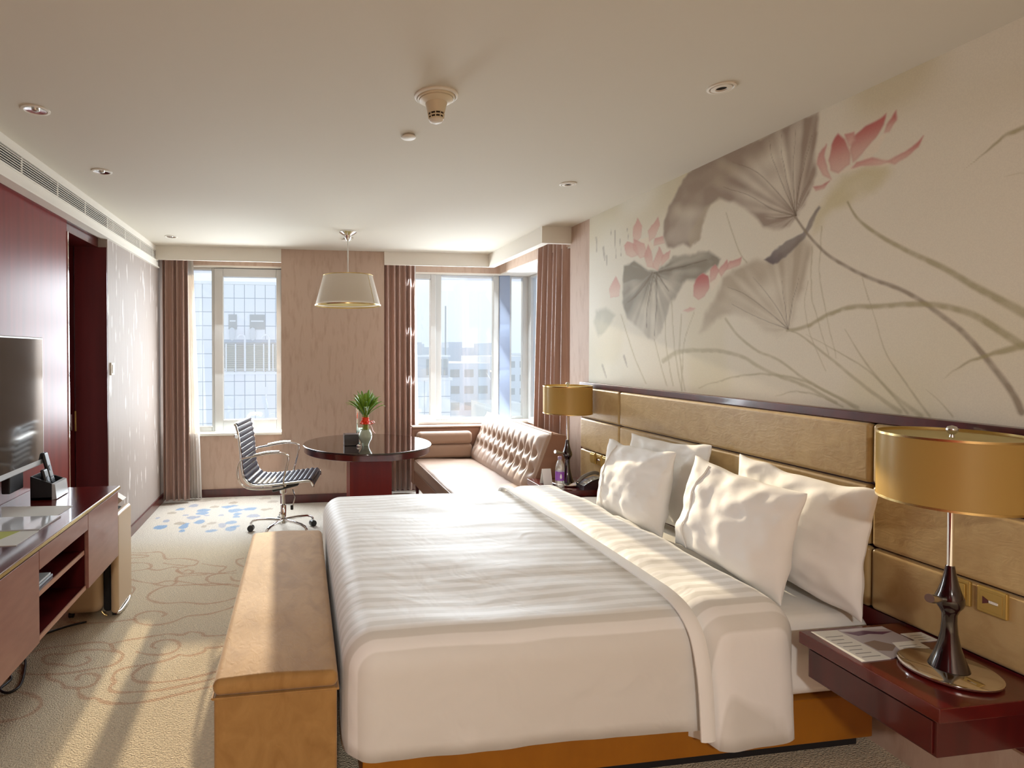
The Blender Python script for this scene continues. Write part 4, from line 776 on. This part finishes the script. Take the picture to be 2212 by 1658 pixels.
# ================================================================= ceiling fittings
def downlight(label, x, y, kind):
    r = thing('downlight', label, 'downlight', (x, y, 2.585), 'recessed ceiling spotlights')
    if kind:   # adjustable eyeball in the wall-side row
        mb().lathe([(.052,2.6),(.052,2.596),(.044,2.594),(.040,2.598),(.040,2.6)], (x,y), 40, False).build('trim_ring', m_white, r)
        mb().lathe([(.038,2.6),(.038,2.594),(.022,2.592),(.020,2.598)], (x,y), 32, False).build('eyeball', m_white, r)
        mb().lathe([(.0,2.5985),(.022,2.5985)], (x,y), 24, False).build('aperture', m_void, r)
    else:
        mb().lathe([(.056,2.6),(.056,2.596),(.046,2.594),(.042,2.599)], (x,y), 40, False).build('trim_ring', m_white, r)
        mb().lathe([(.042,2.5965),(.030,2.599),(.0,2.5995)], (x,y), 32, False).build('reflector', m_chrome, r)
        mb().lathe([(.015,2.599),(.015,2.594),(.008,2.591),(0,2.5905)], (x,y), 20).build('bulb', m_steel, r)
downlight('recessed spotlight nearest the camera above the television', -1.135, 2.70, 0)
downlight('recessed spotlight, middle one along the left bulkhead', -1.143, 3.56, 0)
downlight('recessed spotlight, farthest one along the left bulkhead', -1.165, 5.46, 0)
downlight('eyeball spotlight over the near side of the bed', 1.651, 2.07, 1)
downlight('eyeball spotlight over the far side of the bed', 1.649, 3.39, 1)
sd = thing('smoke_detector', 'cream smoke detector cone hanging from the ceiling', 'smoke detector', (.549, 2.31, 2.50))
DX, DY = .549, 2.31
mb().lathe([(.089,2.6),(.089,2.594),(.082,2.589),(.080,2.589)], (DX,DY), 48, False).build('base_plate', m_white, sd)
m_cream = pm('cream_plastic', lin(222,210,184), .45)
mb().lathe([(.078,2.592),(.078,2.588),(.073,2.583),(.071,2.583)], (DX,DY), 48, False).build('ring', m_cream, sd)
mb().lathe([(.070,2.588),(.069,2.580),(.055,2.571),(.045,2.567),(.040,2.55),(.035,2.528)], (DX,DY), 48).build('cone', m_cream, sd)
mb().lathe([(.032,2.530),(.028,2.502)], (DX,DY), 40).build('chamber', pm('chamber_shadow', lin(40,24,18), .8), sd)
for zz, rr in ((2.527,.0352),(2.515,.0325),(2.503,.0305)): mb().lathe([(rr,zz+.003),(rr,zz-.002),(rr-.004,zz-.002),(rr-.004,zz+.003),(rr,zz+.003)], (DX,DY), 40).build('cage_ring', m_cream, sd)
for k in range(10):
    a = k*2*PI/10; mb().tube([(DX+.0345*math.cos(a),DY+.0345*math.sin(a),2.528),(DX+.0295*math.cos(a),DY+.0295*math.sin(a),2.502)], .0022, 6).build('cage_bar', m_cream, sd)
mb().lathe([(.029,2.502),(.026,2.494),(.016,2.489),(0,2.488)], (DX,DY), 32).build('cap', m_white, sd)
for nm, lb, x, y, r_ in (('sprinkler_cover', 'flat white round cover on the ceiling beyond the smoke detector', .517, 2.755, .036), ('sprinkler_cover', 'flat white round cover on the ceiling behind the pendant rod', .42, 5.35, .045)):
    o = mb().lathe([(0,2.586),(r_*.9,2.587),(r_,2.59),(r_,2.594),(r_*.8,2.596),(r_*.8,2.6)], (x,y), 36).build(nm, m_white); tag(o, lb, 'ceiling cover', 'sprinkler covers')

# fill lamp and fixture added out of view to brighten the near end
el = thing('added_fill_lamp', 'round flush fill lamp added out of view behind the camera', 'lamp', (-.2, -2.0, 2.5))
mb().lathe([(.21,2.6),(.21,2.585),(.20,2.58),(0,2.58)], (-.2,-2.0), 40).build('canopy', m_chrome, el)
mb().lathe([(.19,2.58),(.19,2.50),(.17,2.49),(0,2.488)], (-.2,-2.0), 40).build('shade', m_diff, el)
l = bpy.data.lights.new('near_end_fill', 'AREA'); l.shape = 'DISK'; l.size = .36; l.energy = 70; l.color = (1, .97, .92)
lo = bpy.data.objects.new('near_end_fill', l); col.objects.link(lo); lo.location = (-.2, -2.0, 2.47)

# ================================================================= television
tv = thing('television', 'flat television with a thin silver edge on the wood panelling', 'television', (-1.4, 2.7, .955))
mb().rbox(-1.395,-1.362,2.16,3.305,.955,1.628,.006).build('casing', m_silver, tv)
mb().box(-1.3625,-1.3605,2.172,3.293,.985,1.618).build('screen', m_screen, tv)
mb().box(-1.47,-1.395,2.5,2.9,1.1,1.4).build('wall_mount', m_black, tv)
mb().rbox(-1.44,-1.40,3.02,3.16,.86,1.0,.006).build('connector_box', m_black, tv)
# ================================================================= wall-hung console
cs = thing('console', 'long wall-hung mahogany console with open shelves under the television', 'console', (-1.27, 2.2, .38))
m_front = pm('console_front_lacquer', lin(150,104,92), .32, coat=.3, var=(30,(1,.25,1),lin(138,92,82),.35,.7))
mb().rbox(-1.495,-1.035,.7,3.49,.762,.782,.003).build('top', m_woodh, cs)
mb().box(-1.036,-1.032,.7,3.49,.7655,.7785).build('edge_glint_strip', m_gold, cs)  # gilt strip stands in for the sun's highlight along the edge
mb().box(-1.495,-1.06,.72,3.475,.745,.762).build('upper_board', m_wood, cs)
mb().box(-1.495,-1.055,.72,3.475,.382,.40).build('bottom_board', m_wood, cs)
for y in (2.462, 2.998): mb().box(-1.47,-1.056,y,y+.018,.40,.745).build('partition', m_wood, cs)
mb().box(-1.495,-1.056,3.457,3.475,.40,.745).build('end_panel', m_wood, cs)
mb().box(-1.49,-1.47,2.48,2.998,.40,.745).build('back_panel', m_wooddark, cs)
mb().box(-1.47,-1.062,2.48,2.998,.558,.574).build('shelf', m_wood, cs)
mb().rbox(-1.058,-1.040,2.474,3.004,.676,.755,.002).build('drawer_front', m_front, cs)
mb().rbox(-1.058,-1.040,1.68,2.470,.384,.755,.002).build('door', m_front, cs)
mb().rbox(-1.058,-1.040,.75,1.676,.384,.755,.002).build('door', m_front, cs)
mb().rbox(-1.058,-1.040,3.008,3.473,.384,.755,.002).build('door', m_front, cs)
m_edge = pm('shelf_edge_lacquer', lin(176,132,112), .35)
mb().box(-1.062,-1.056,2.48,2.998,.556,.576).build('shelf_edge', m_edge, cs)
mb().box(-1.056,-1.050,2.48,2.998,.382,.402).build('shelf_edge', m_edge, cs)
def sheet(name, label, cat, pts, z, t, mat, group=None):
    o = mb().prism(pts, 'z', z, z+t).build(name, mat); return tag(o, label, cat, group)
m_gloss = pm('glossy_sleeve', lin(206,208,212), .12, coat=.8); m_print = pm('leaflet_print', lin(206,206,196), .4, var=(14,I3,lin(150,160,120),.45,.62))
sheet('paper_sheet', 'white sheet on the console, farthest of the three papers', 'paper', [(-1.47,3.085),(-1.375,2.885),(-1.135,2.878),(-1.13,3.058)], .7825, .002, m_paperw)
sheet('plastic_sleeve', 'glossy grey folder on the console between the two papers', 'folder', [(-1.45,2.876),(-1.40,2.66),(-1.118,2.662),(-1.112,2.868)], .7825, .006, m_gloss)
lf = thing('leaflet', 'printed leaflet with a green band on the console', 'leaflet', (-1.25,2.55,.7825))
mb().prism([(-1.42,2.652),(-1.40,2.46),(-1.120,2.462),(-1.115,2.650)], 'z', .7825, .785).build('leaf_paper', m_paperw, lf)
mb().prism([(-1.30,2.655),(-1.35,2.462),(-1.24,2.462),(-1.19,2.652)], 'z', .785, .7856).build('green_band', pm('green_print', lin(190,196,110), .5), lf)
for k in range(6): mb().box(-1.39,-1.32,2.50+k*.022,2.507+k*.022,.785,.7855).build('text_line', pm('grey_print', lin(150,150,150), .6) if k == 0 else bpy.data.materials['grey_print'], lf)
rh = thing('remote_holder', 'black and silver caddy on the console beside the television', 'remote holder', (-1.30, 3.28, .782))
mb().box(-1.385,-1.285,3.205,3.355,.782,.795).build('tray', m_black, rh)
for y in (3.205, 3.345): mb().prism([(-1.385,.782),(-1.285,.782),(-1.285,.866),(-1.385,.905)], 'y', y, y+.010).build('side_plate', m_black, rh)
mb().box(-1.389,-1.383,3.205,3.355,.782,.905).build('back_plate', m_black, rh)
mb().prism([(-1.285,.782),(-1.262,.786),(-1.270,.862),(-1.285,.866)], 'y', 3.205, 3.355).build('front_plate', m_silver, rh)
def remote(label, y, zt, tilt):
    r = thing('remote_control', label, 'remote', (-1.31, y, .80))
    T = lambda p: Vector((-1.312-p.z*.22+p.x, y+p.y+p.z*tilt, .80+p.z))
    mb().rbox(-.010,.010,-.024,.024,0,zt,.008,3).warp(T).build('body', m_black, r)
    m = bpy.data.materials.get('remote_keys') or pm('remote_keys', lin(90,98,110), .5)
    mb().tube([(.0105,0,zt*.62),(.0125,0,zt*.62)], .014, 16).warp(T).build('dial', m, r)
    for i in range(3):
        for j in range(3): mb().rbox(.0095,.012,-.016+j*.012,-.008+j*.012,zt*.25+i*.014,zt*.25+i*.014+.008,.001).warp(T).build('key', m, r)
    return r
remote('tall black remote control standing in the caddy, nearest the doorway', 3.305, .215, -.04)
remote('short dark remote control lying behind the tall one in the caddy', 3.252, .135, -.05)
for k, lb in ((0, 'lower pale magazine on the console shelf'), (1, 'upper pale magazine on the console shelf')):
    o = mb().rbox(-1.30+.01*k,-1.075-.004*k,2.485,2.685-.012*k,.5745+.0105*k,.584+.0105*k,.002).build('magazine', pm('magazine_%d' % k, lin(206,212,216) if k else lin(172,182,190), .35)); tag(o, lb, 'magazine', 'magazines on the shelf')
# ================================================================= case at the end of the console
su = thing('suitcase', 'champagne hard case with rounded corners standing past the console end', 'suitcase', (-1.2, 3.66, 0))
mb().rbox(-1.375,-1.150,3.53,3.81,.022,.60,.055,5).build('shell', m_leather, su)
mb().rbox(-1.105,-1.060,3.53,3.81,.022,.605,.022,5).warp(lambda p: Vector((p.x, p.y-(0 if p.z > .2 else 0), p.z))).build('shell', m_leather, su)
mb().rbox(-1.150,-1.105,3.545,3.795,.03,.592,.02,3).build('seam_band', m_void, su)
mb().tube(spline([(-1.075,3.545,.028),(-1.062,3.58,.018),(-1.062,3.74,.018),(-1.075,3.79,.03)], 5), .010, 8).build('bumper', m_chrome, su)
mb().tube(spline([(-1.150,3.526,.045),(-1.135,3.522,.028),(-1.120,3.524,.02)], 5), .005, 8).build('bumper_clip', m_gold, su)
for x in (-1.33,-1.09):
    for y in (3.57,3.77): mb().tube([(x-.012,y,.018),(x+.012,y,.018)], .0175, 14).build('wheel', m_black, su)
mb().prism([(-1.135,.606),(-1.06,.662),(-1.135,.715)], 'y', 3.63, 3.70).build('handle_grip', m_white, su)
# cable
o = mb().tube(spline([(-1.22,3.49,.006),(-1.30,3.45,.006),(-1.388,3.375,.006),(-1.404,3.30,.006),(-1.40,3.16,.02),(-1.347,3.041,.006),(-1.293,2.874,.006),(-1.315,2.81,.006),(-1.365,2.84,.01),(-1.36,2.93,.006),(-1.42,3.0,.006)], 6), .0055, 8).build('power_cable', m_black); tag(o, 'black power cable trailing on the carpet under the console', 'cable')
# switch by the doorway
sw = thing('light_switch', 'white switch on the silvery wallpaper beside the doorway', 'switch', (-1.425, 4.63, 1.40))
mb().rbox(-1.431,-1.418,4.60,4.675,1.375,1.47,.004).build('plate', m_white, sw); mb().rbox(-1.42,-1.413,4.615,4.66,1.39,1.455,.003).build('rocker', m_white, sw)
# ================================================================= far nightstand things
BX, BY, BZ = 1.868, 3.95, .5505
m_pet = mixmat('clear_plastic', [(.70,'T',(.96,.98,.97),0),(.16,'G',(1,1,1),.03),(.14,'D',(.85,.9,.88),0)])
m_lab = pm('purple_label', lin(134,72,170), .4); m_drop = pm('label_white', lin(240,236,244), .4)
bt = thing('water_bottle', 'clear water bottle with a purple label by the telephone', 'bottle', (BX, BY, BZ))
mb().lathe([(.0,BZ),(.030,BZ),(.032,BZ+.006),(.032,BZ+.06),(.0315,BZ+.062),(.0315,BZ+.132),(.032,BZ+.135),(.032,BZ+.158),(.028,BZ+.18),(.018,BZ+.205),(.0125,BZ+.214),(.0125,BZ+.226)], (BX,BY), 28, False).build('body', m_pet, bt)
lb = mb().lathe([(.0325,BZ+.066),(.0325,BZ+.130)], (BX,BY), 32, False).build('label', m_lab, bt)
b = mb(); pts = []
for k in range(18):
    t = k/18*2*PI; w_ = .0095*math.sin(t)*(math.sin(t/2))**1.2; h_ = .020*math.cos(t)
    a = -PI/2-.2+w_/.033*1; pts.append((BX+.0332*math.cos(a), BY+.0332*math.sin(a), BZ+.100+h_))
b.add(pts, [tuple(range(18))]); b.build('drop_logo', m_drop, lb, fix=False, solid=.0004)
mb().lathe([(.0145,BZ+.218),(.0145,BZ+.236),(.012,BZ+.239),(0,BZ+.239)], (BX,BY), 24).build('cap', pm('lilac_cap', lin(150,130,160), .4), bt)
ph = thing('telephone', 'dark desk telephone with pale keypad on the far nightstand', 'telephone', (2.10, 3.937, .5505))
PT = lambda p: Vector((2.10+p.x*.85-p.y*.10, 3.937+p.y*.75+p.x*.08, .5505+p.z))
mb().prism([(-.10,0),(.10,0),(.10,.075),(.06,.078),(-.02,.060),(-.10,.026)], 'y', -.062, .062).warp(PT).build('body', pm('aubergine_plastic', lin(52,32,44), .35), ph)
mb().prism([(-.095,.031),(-.02,.064),(.06,.0815),(.095,.079),(.095,.0805),(.06,.0835),(-.02,.066),(-.095,.033)], 'y', -.056, .01).warp(PT).build('faceplate', m_silver, ph)
for i in range(4):
    for j in range(3):
        x = -.07+i*.026; mb().rbox(x,x+.018,-.045+j*.017,-.034+j*.017,.044+i*.0085,.053+i*.0085,.002).warp(PT).build('key', m_paperw, ph)
mb().tube(spline([(-.098,.037,.046),(-.06,.037,.075),(.0,.037,.097),(.06,.037,.107),(.098,.037,.100)], 5), [.017]*21, 10, .75).warp(PT).build('handset', pm('handset_grey', lin(120,116,112), .35), ph)
mb().tube(spline([(-.1,.03,.03),(-.125,.02,.045),(-.13,-.01,.03),(-.11,-.03,.012)], 5), .004, 6).warp(PT).build('cord', m_black, ph)
tcn = thing('tent_card', 'white folded card standing behind the water bottle', 'card', (1.86, 4.12, .5505))
mb().prism([(4.075,.5505),(4.078,.5505),(4.113,.665),(4.110,.667)], 'x', 1.80, 1.87).build('front_leaf', m_paperw, tcn)
mb().prism([(4.150,.5505),(4.147,.5505),(4.110,.667),(4.113,.667)], 'x', 1.80, 1.87).build('back_leaf', m_paperw, tcn)
# ================================================================= near nightstand leaflets
bk2 = thing('brochure', 'open brochure with a purple landscape photo on the near nightstand', 'brochure', (1.95,1.69,.5505))
mb().prism([(1.797,1.788),(1.786,1.589),(1.899,1.592),(1.9,1.785)], 'z', .5505, .5530).build('text_page', m_paperw, bk2)
mb().prism([(1.9,1.785),(1.899,1.592),(2.089,1.622),(2.088,1.785)], 'z', .5505, .5535).build('photo_page', pm('photo_grey', lin(176,170,176), .3), bk2)
m_pur = pm('photo_purple', lin(96,62,92), .3); m_pal = pm('photo_pale', lin(206,204,212), .3); m_brn = pm('photo_brown', lin(140,124,116), .3)
mb().prism([(1.905,1.765),(1.935,1.735),(1.985,1.742),(2.03,1.732),(2.085,1.745),(2.03,1.752),(1.985,1.765),(1.94,1.760)], 'z', .5535, .5538).build('photo_hills', m_pur, bk2)
mb().prism([(1.905,1.782),(1.905,1.772),(1.96,1.768),(2.02,1.77),(2.086,1.765),(2.086,1.782)], 'z', .5535, .5538).build('photo_sky', m_pal, bk2)
mb().prism([(1.905,1.69),(1.905,1.64),(1.95,1.63),(2.0,1.66),(1.96,1.70)], 'z', .5535, .5538).build('photo_shore', m_brn, bk2)
for k in range(7): mb().box(1.812,1.882-.01*(k % 3),1.61+k*.022,1.614+k*.022,.5530,.5533).build('text_line', bpy.data.materials['grey_print'], bk2)
cA = thing('note_card', 'small white card by the headboard on the near nightstand', 'card', (2.14,1.70,.5505))
mb().prism([(2.1,1.729),(2.103,1.667),(2.185,1.671),(2.185,1.729)], 'z', .5505, .5522).build('card_paper', m_paperw, cA)
for k in range(3): mb().box(2.115,2.165,1.68+k*.014,1.683+k*.014,.5522,.5524).build('text_line', bpy.data.materials['grey_print'], cA)
cB = thing('note_card', 'small white card lying on the photo page of the brochure', 'card', (2.03,1.65,.5540))
mb().prism([(2.002,1.675),(1.975,1.624),(2.092,1.626),(2.098,1.676)], 'z', .5540, .5552).build('card_paper', m_paperw, cB)
for k in range(2): mb().box(2.0,2.07,1.635+k*.014,1.638+k*.014,.5552,.5554).build('text_line', bpy.data.materials['grey_print'], cB)
# ================================================================= the city outside
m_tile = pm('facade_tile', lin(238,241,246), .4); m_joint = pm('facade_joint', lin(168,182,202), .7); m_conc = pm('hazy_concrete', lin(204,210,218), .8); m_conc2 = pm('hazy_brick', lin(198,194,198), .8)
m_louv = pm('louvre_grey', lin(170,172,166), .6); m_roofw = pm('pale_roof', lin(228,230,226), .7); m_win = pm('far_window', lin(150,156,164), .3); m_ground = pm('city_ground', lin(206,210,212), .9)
g = mb().box(-400, 900, 20, 1500, -36, -35).build('ground', m_ground); struct(g)
def tower(label, x0, x1, y, zt, pw, phh, skip, depth=8, zb=-35, cols=None, rows=12):
    r = thing('apartment_block', label, 'building', ((x0+x1)/2, y+depth/2, zb))
    mb().box(x0, x1, y+.06, y+depth, zb, zt-.02).build('core', m_joint, r)
    mb().box(x0-.1, x1+.1, y-.05, y+depth+.1, zt-.02, zt+.18).build('parapet', m_tile, r)
    me = None; n = int((x1-x0)/pw)
    for j in range(rows):
        for i in range(n):
            xa = x0+i*pw+.02; za = zt-(j+1)*phh+.02
            if skip(xa, za): continue
            if me is None:
                o = mb().box(0, pw-.05, 0, .06, 0, phh-.05).build('panel', m_tile, r); me = o
            else: o = me.copy(); col.objects.link(o); W[o] = Vector()
            o.location = Vector((xa, y, za))-W[r]
    return r
def hole(xa, za): return (-5.3 < xa < -1.2 and .1 < za+.4 < 2.25)
tA = tower('white tiled block with louvred plant deck opposite the left window', -10.0, -.6, 40, 6.15, .69, .94, hole)
mb().box(-5.2, -1.2, 40.03, 40.06, .1, 2.2).build('louvre_recess', m_void if False else m_win, tA)
for k in range(13): mb().box(-5.1, -1.3, 39.96, 40.05, .28+k*.138, .34+k*.138+.02).build('louvre', m_louv, tA)
for k in range(7): mb().box(-5.05+k*.62, -4.97+k*.62, 39.92, 40.0, .22, 2.12).build('louvre_post', m_tile, tA)
mb().box(-5.3, -1.1, 39.8, 40.05, .05, .2).build('ledge', m_tile, tA)
for (xa, xb) in ((-4.85,-4.3),(-3.45,-2.45)): 
    f = mb().box(xa, xb, 39.95, 40.02, 3.1, 4.1).build('window', m_win, tA); mb().box(xa+.08, xb-.08, 39.93, 39.97, 3.62, 3.70).build('transom', m_tile, f)
for x in (-3.75,-2.15):
    mb().tube(spline([(x,39.7,.3),(x,39.7,2.2),(x,39.7,2.55),(x-.15,39.7,2.72),(x-.4,39.7,2.66),(x-.48,39.7,2.5)], 5), .07, 8).build('vent_pipe', m_tile, tA)
for x in (-4.6,-3.25): mb().lathe([(.0,-.45),(.16,-.36),(.2,0),(.16,.36),(0,.45)], (0,0), 16).warp(lambda p, x=x: Vector((x+p.x, 39.8+p.y*.3, 2.78+p.z))).build('vent_cowl', m_conc, tA)
mb().tube([(-2.35,39.6,-4),(-2.35,39.6,-.8)], .06, 8).build('downpipe', m_tile, tA)
tB = tower('white tiled rooftop block with a mast, seen through the bay window', 1.0, 10.62, 40, -.45, .96, 1.15, lambda a, b_: False, rows=7)
mb().box(7.6, 10.55, 40.4, 43, -.27, 1.2).build('penthouse', m_conc, tB); mb().box(7.5, 10.65, 40.3, 43.1, 1.2, 1.34).build('penthouse_roof', m_tile, tB)
for k in range(4): mb().box(8.9+k*.42, 9.2+k*.42, 40.35, 40.42, -.1, 1.05).build('penthouse_window', m_win, tB)
mb().box(5.0, 9.0, 42.5, 44, 1.34, 2.3).build('roof_plant', m_conc, tB)
mb().tube([(10.36,40.6,1.3),(10.36,40.6,4.9)], .055, 8).build('mast', m_win, tB)
def far(label, x0, x1, y, zt, mt, floors=0, depth=25, bands=True, step=None):
    r = thing('city_block', label, 'building', ((x0+x1)/2, y+depth/2, -35))
    mb().box(x0, x1, y, y+depth, -35, zt).build('body', mt, r)
    h = 3.2
    for k in range(floors):
        z = zt-1.2-k*h
        n = max(3, int((x1-x0)/3.2))
        for i in range(n):
            xa = x0+(x1-x0)*(i+.18)/n; xb = x0+(x1-x0)*(i+.82)/n
            if k == 0 and i == 0: r['_w'] = 1
            mb().box(xa, xb, y-.08, y+.02, z-1.5, z).build('window', m_win, r)
    if step: mb().box(step[0], step[1], y+2, y+depth-2, zt, zt+step[2]).build('roof_box', mt, r)
    if '_w' in r: del r['_w']
    return r
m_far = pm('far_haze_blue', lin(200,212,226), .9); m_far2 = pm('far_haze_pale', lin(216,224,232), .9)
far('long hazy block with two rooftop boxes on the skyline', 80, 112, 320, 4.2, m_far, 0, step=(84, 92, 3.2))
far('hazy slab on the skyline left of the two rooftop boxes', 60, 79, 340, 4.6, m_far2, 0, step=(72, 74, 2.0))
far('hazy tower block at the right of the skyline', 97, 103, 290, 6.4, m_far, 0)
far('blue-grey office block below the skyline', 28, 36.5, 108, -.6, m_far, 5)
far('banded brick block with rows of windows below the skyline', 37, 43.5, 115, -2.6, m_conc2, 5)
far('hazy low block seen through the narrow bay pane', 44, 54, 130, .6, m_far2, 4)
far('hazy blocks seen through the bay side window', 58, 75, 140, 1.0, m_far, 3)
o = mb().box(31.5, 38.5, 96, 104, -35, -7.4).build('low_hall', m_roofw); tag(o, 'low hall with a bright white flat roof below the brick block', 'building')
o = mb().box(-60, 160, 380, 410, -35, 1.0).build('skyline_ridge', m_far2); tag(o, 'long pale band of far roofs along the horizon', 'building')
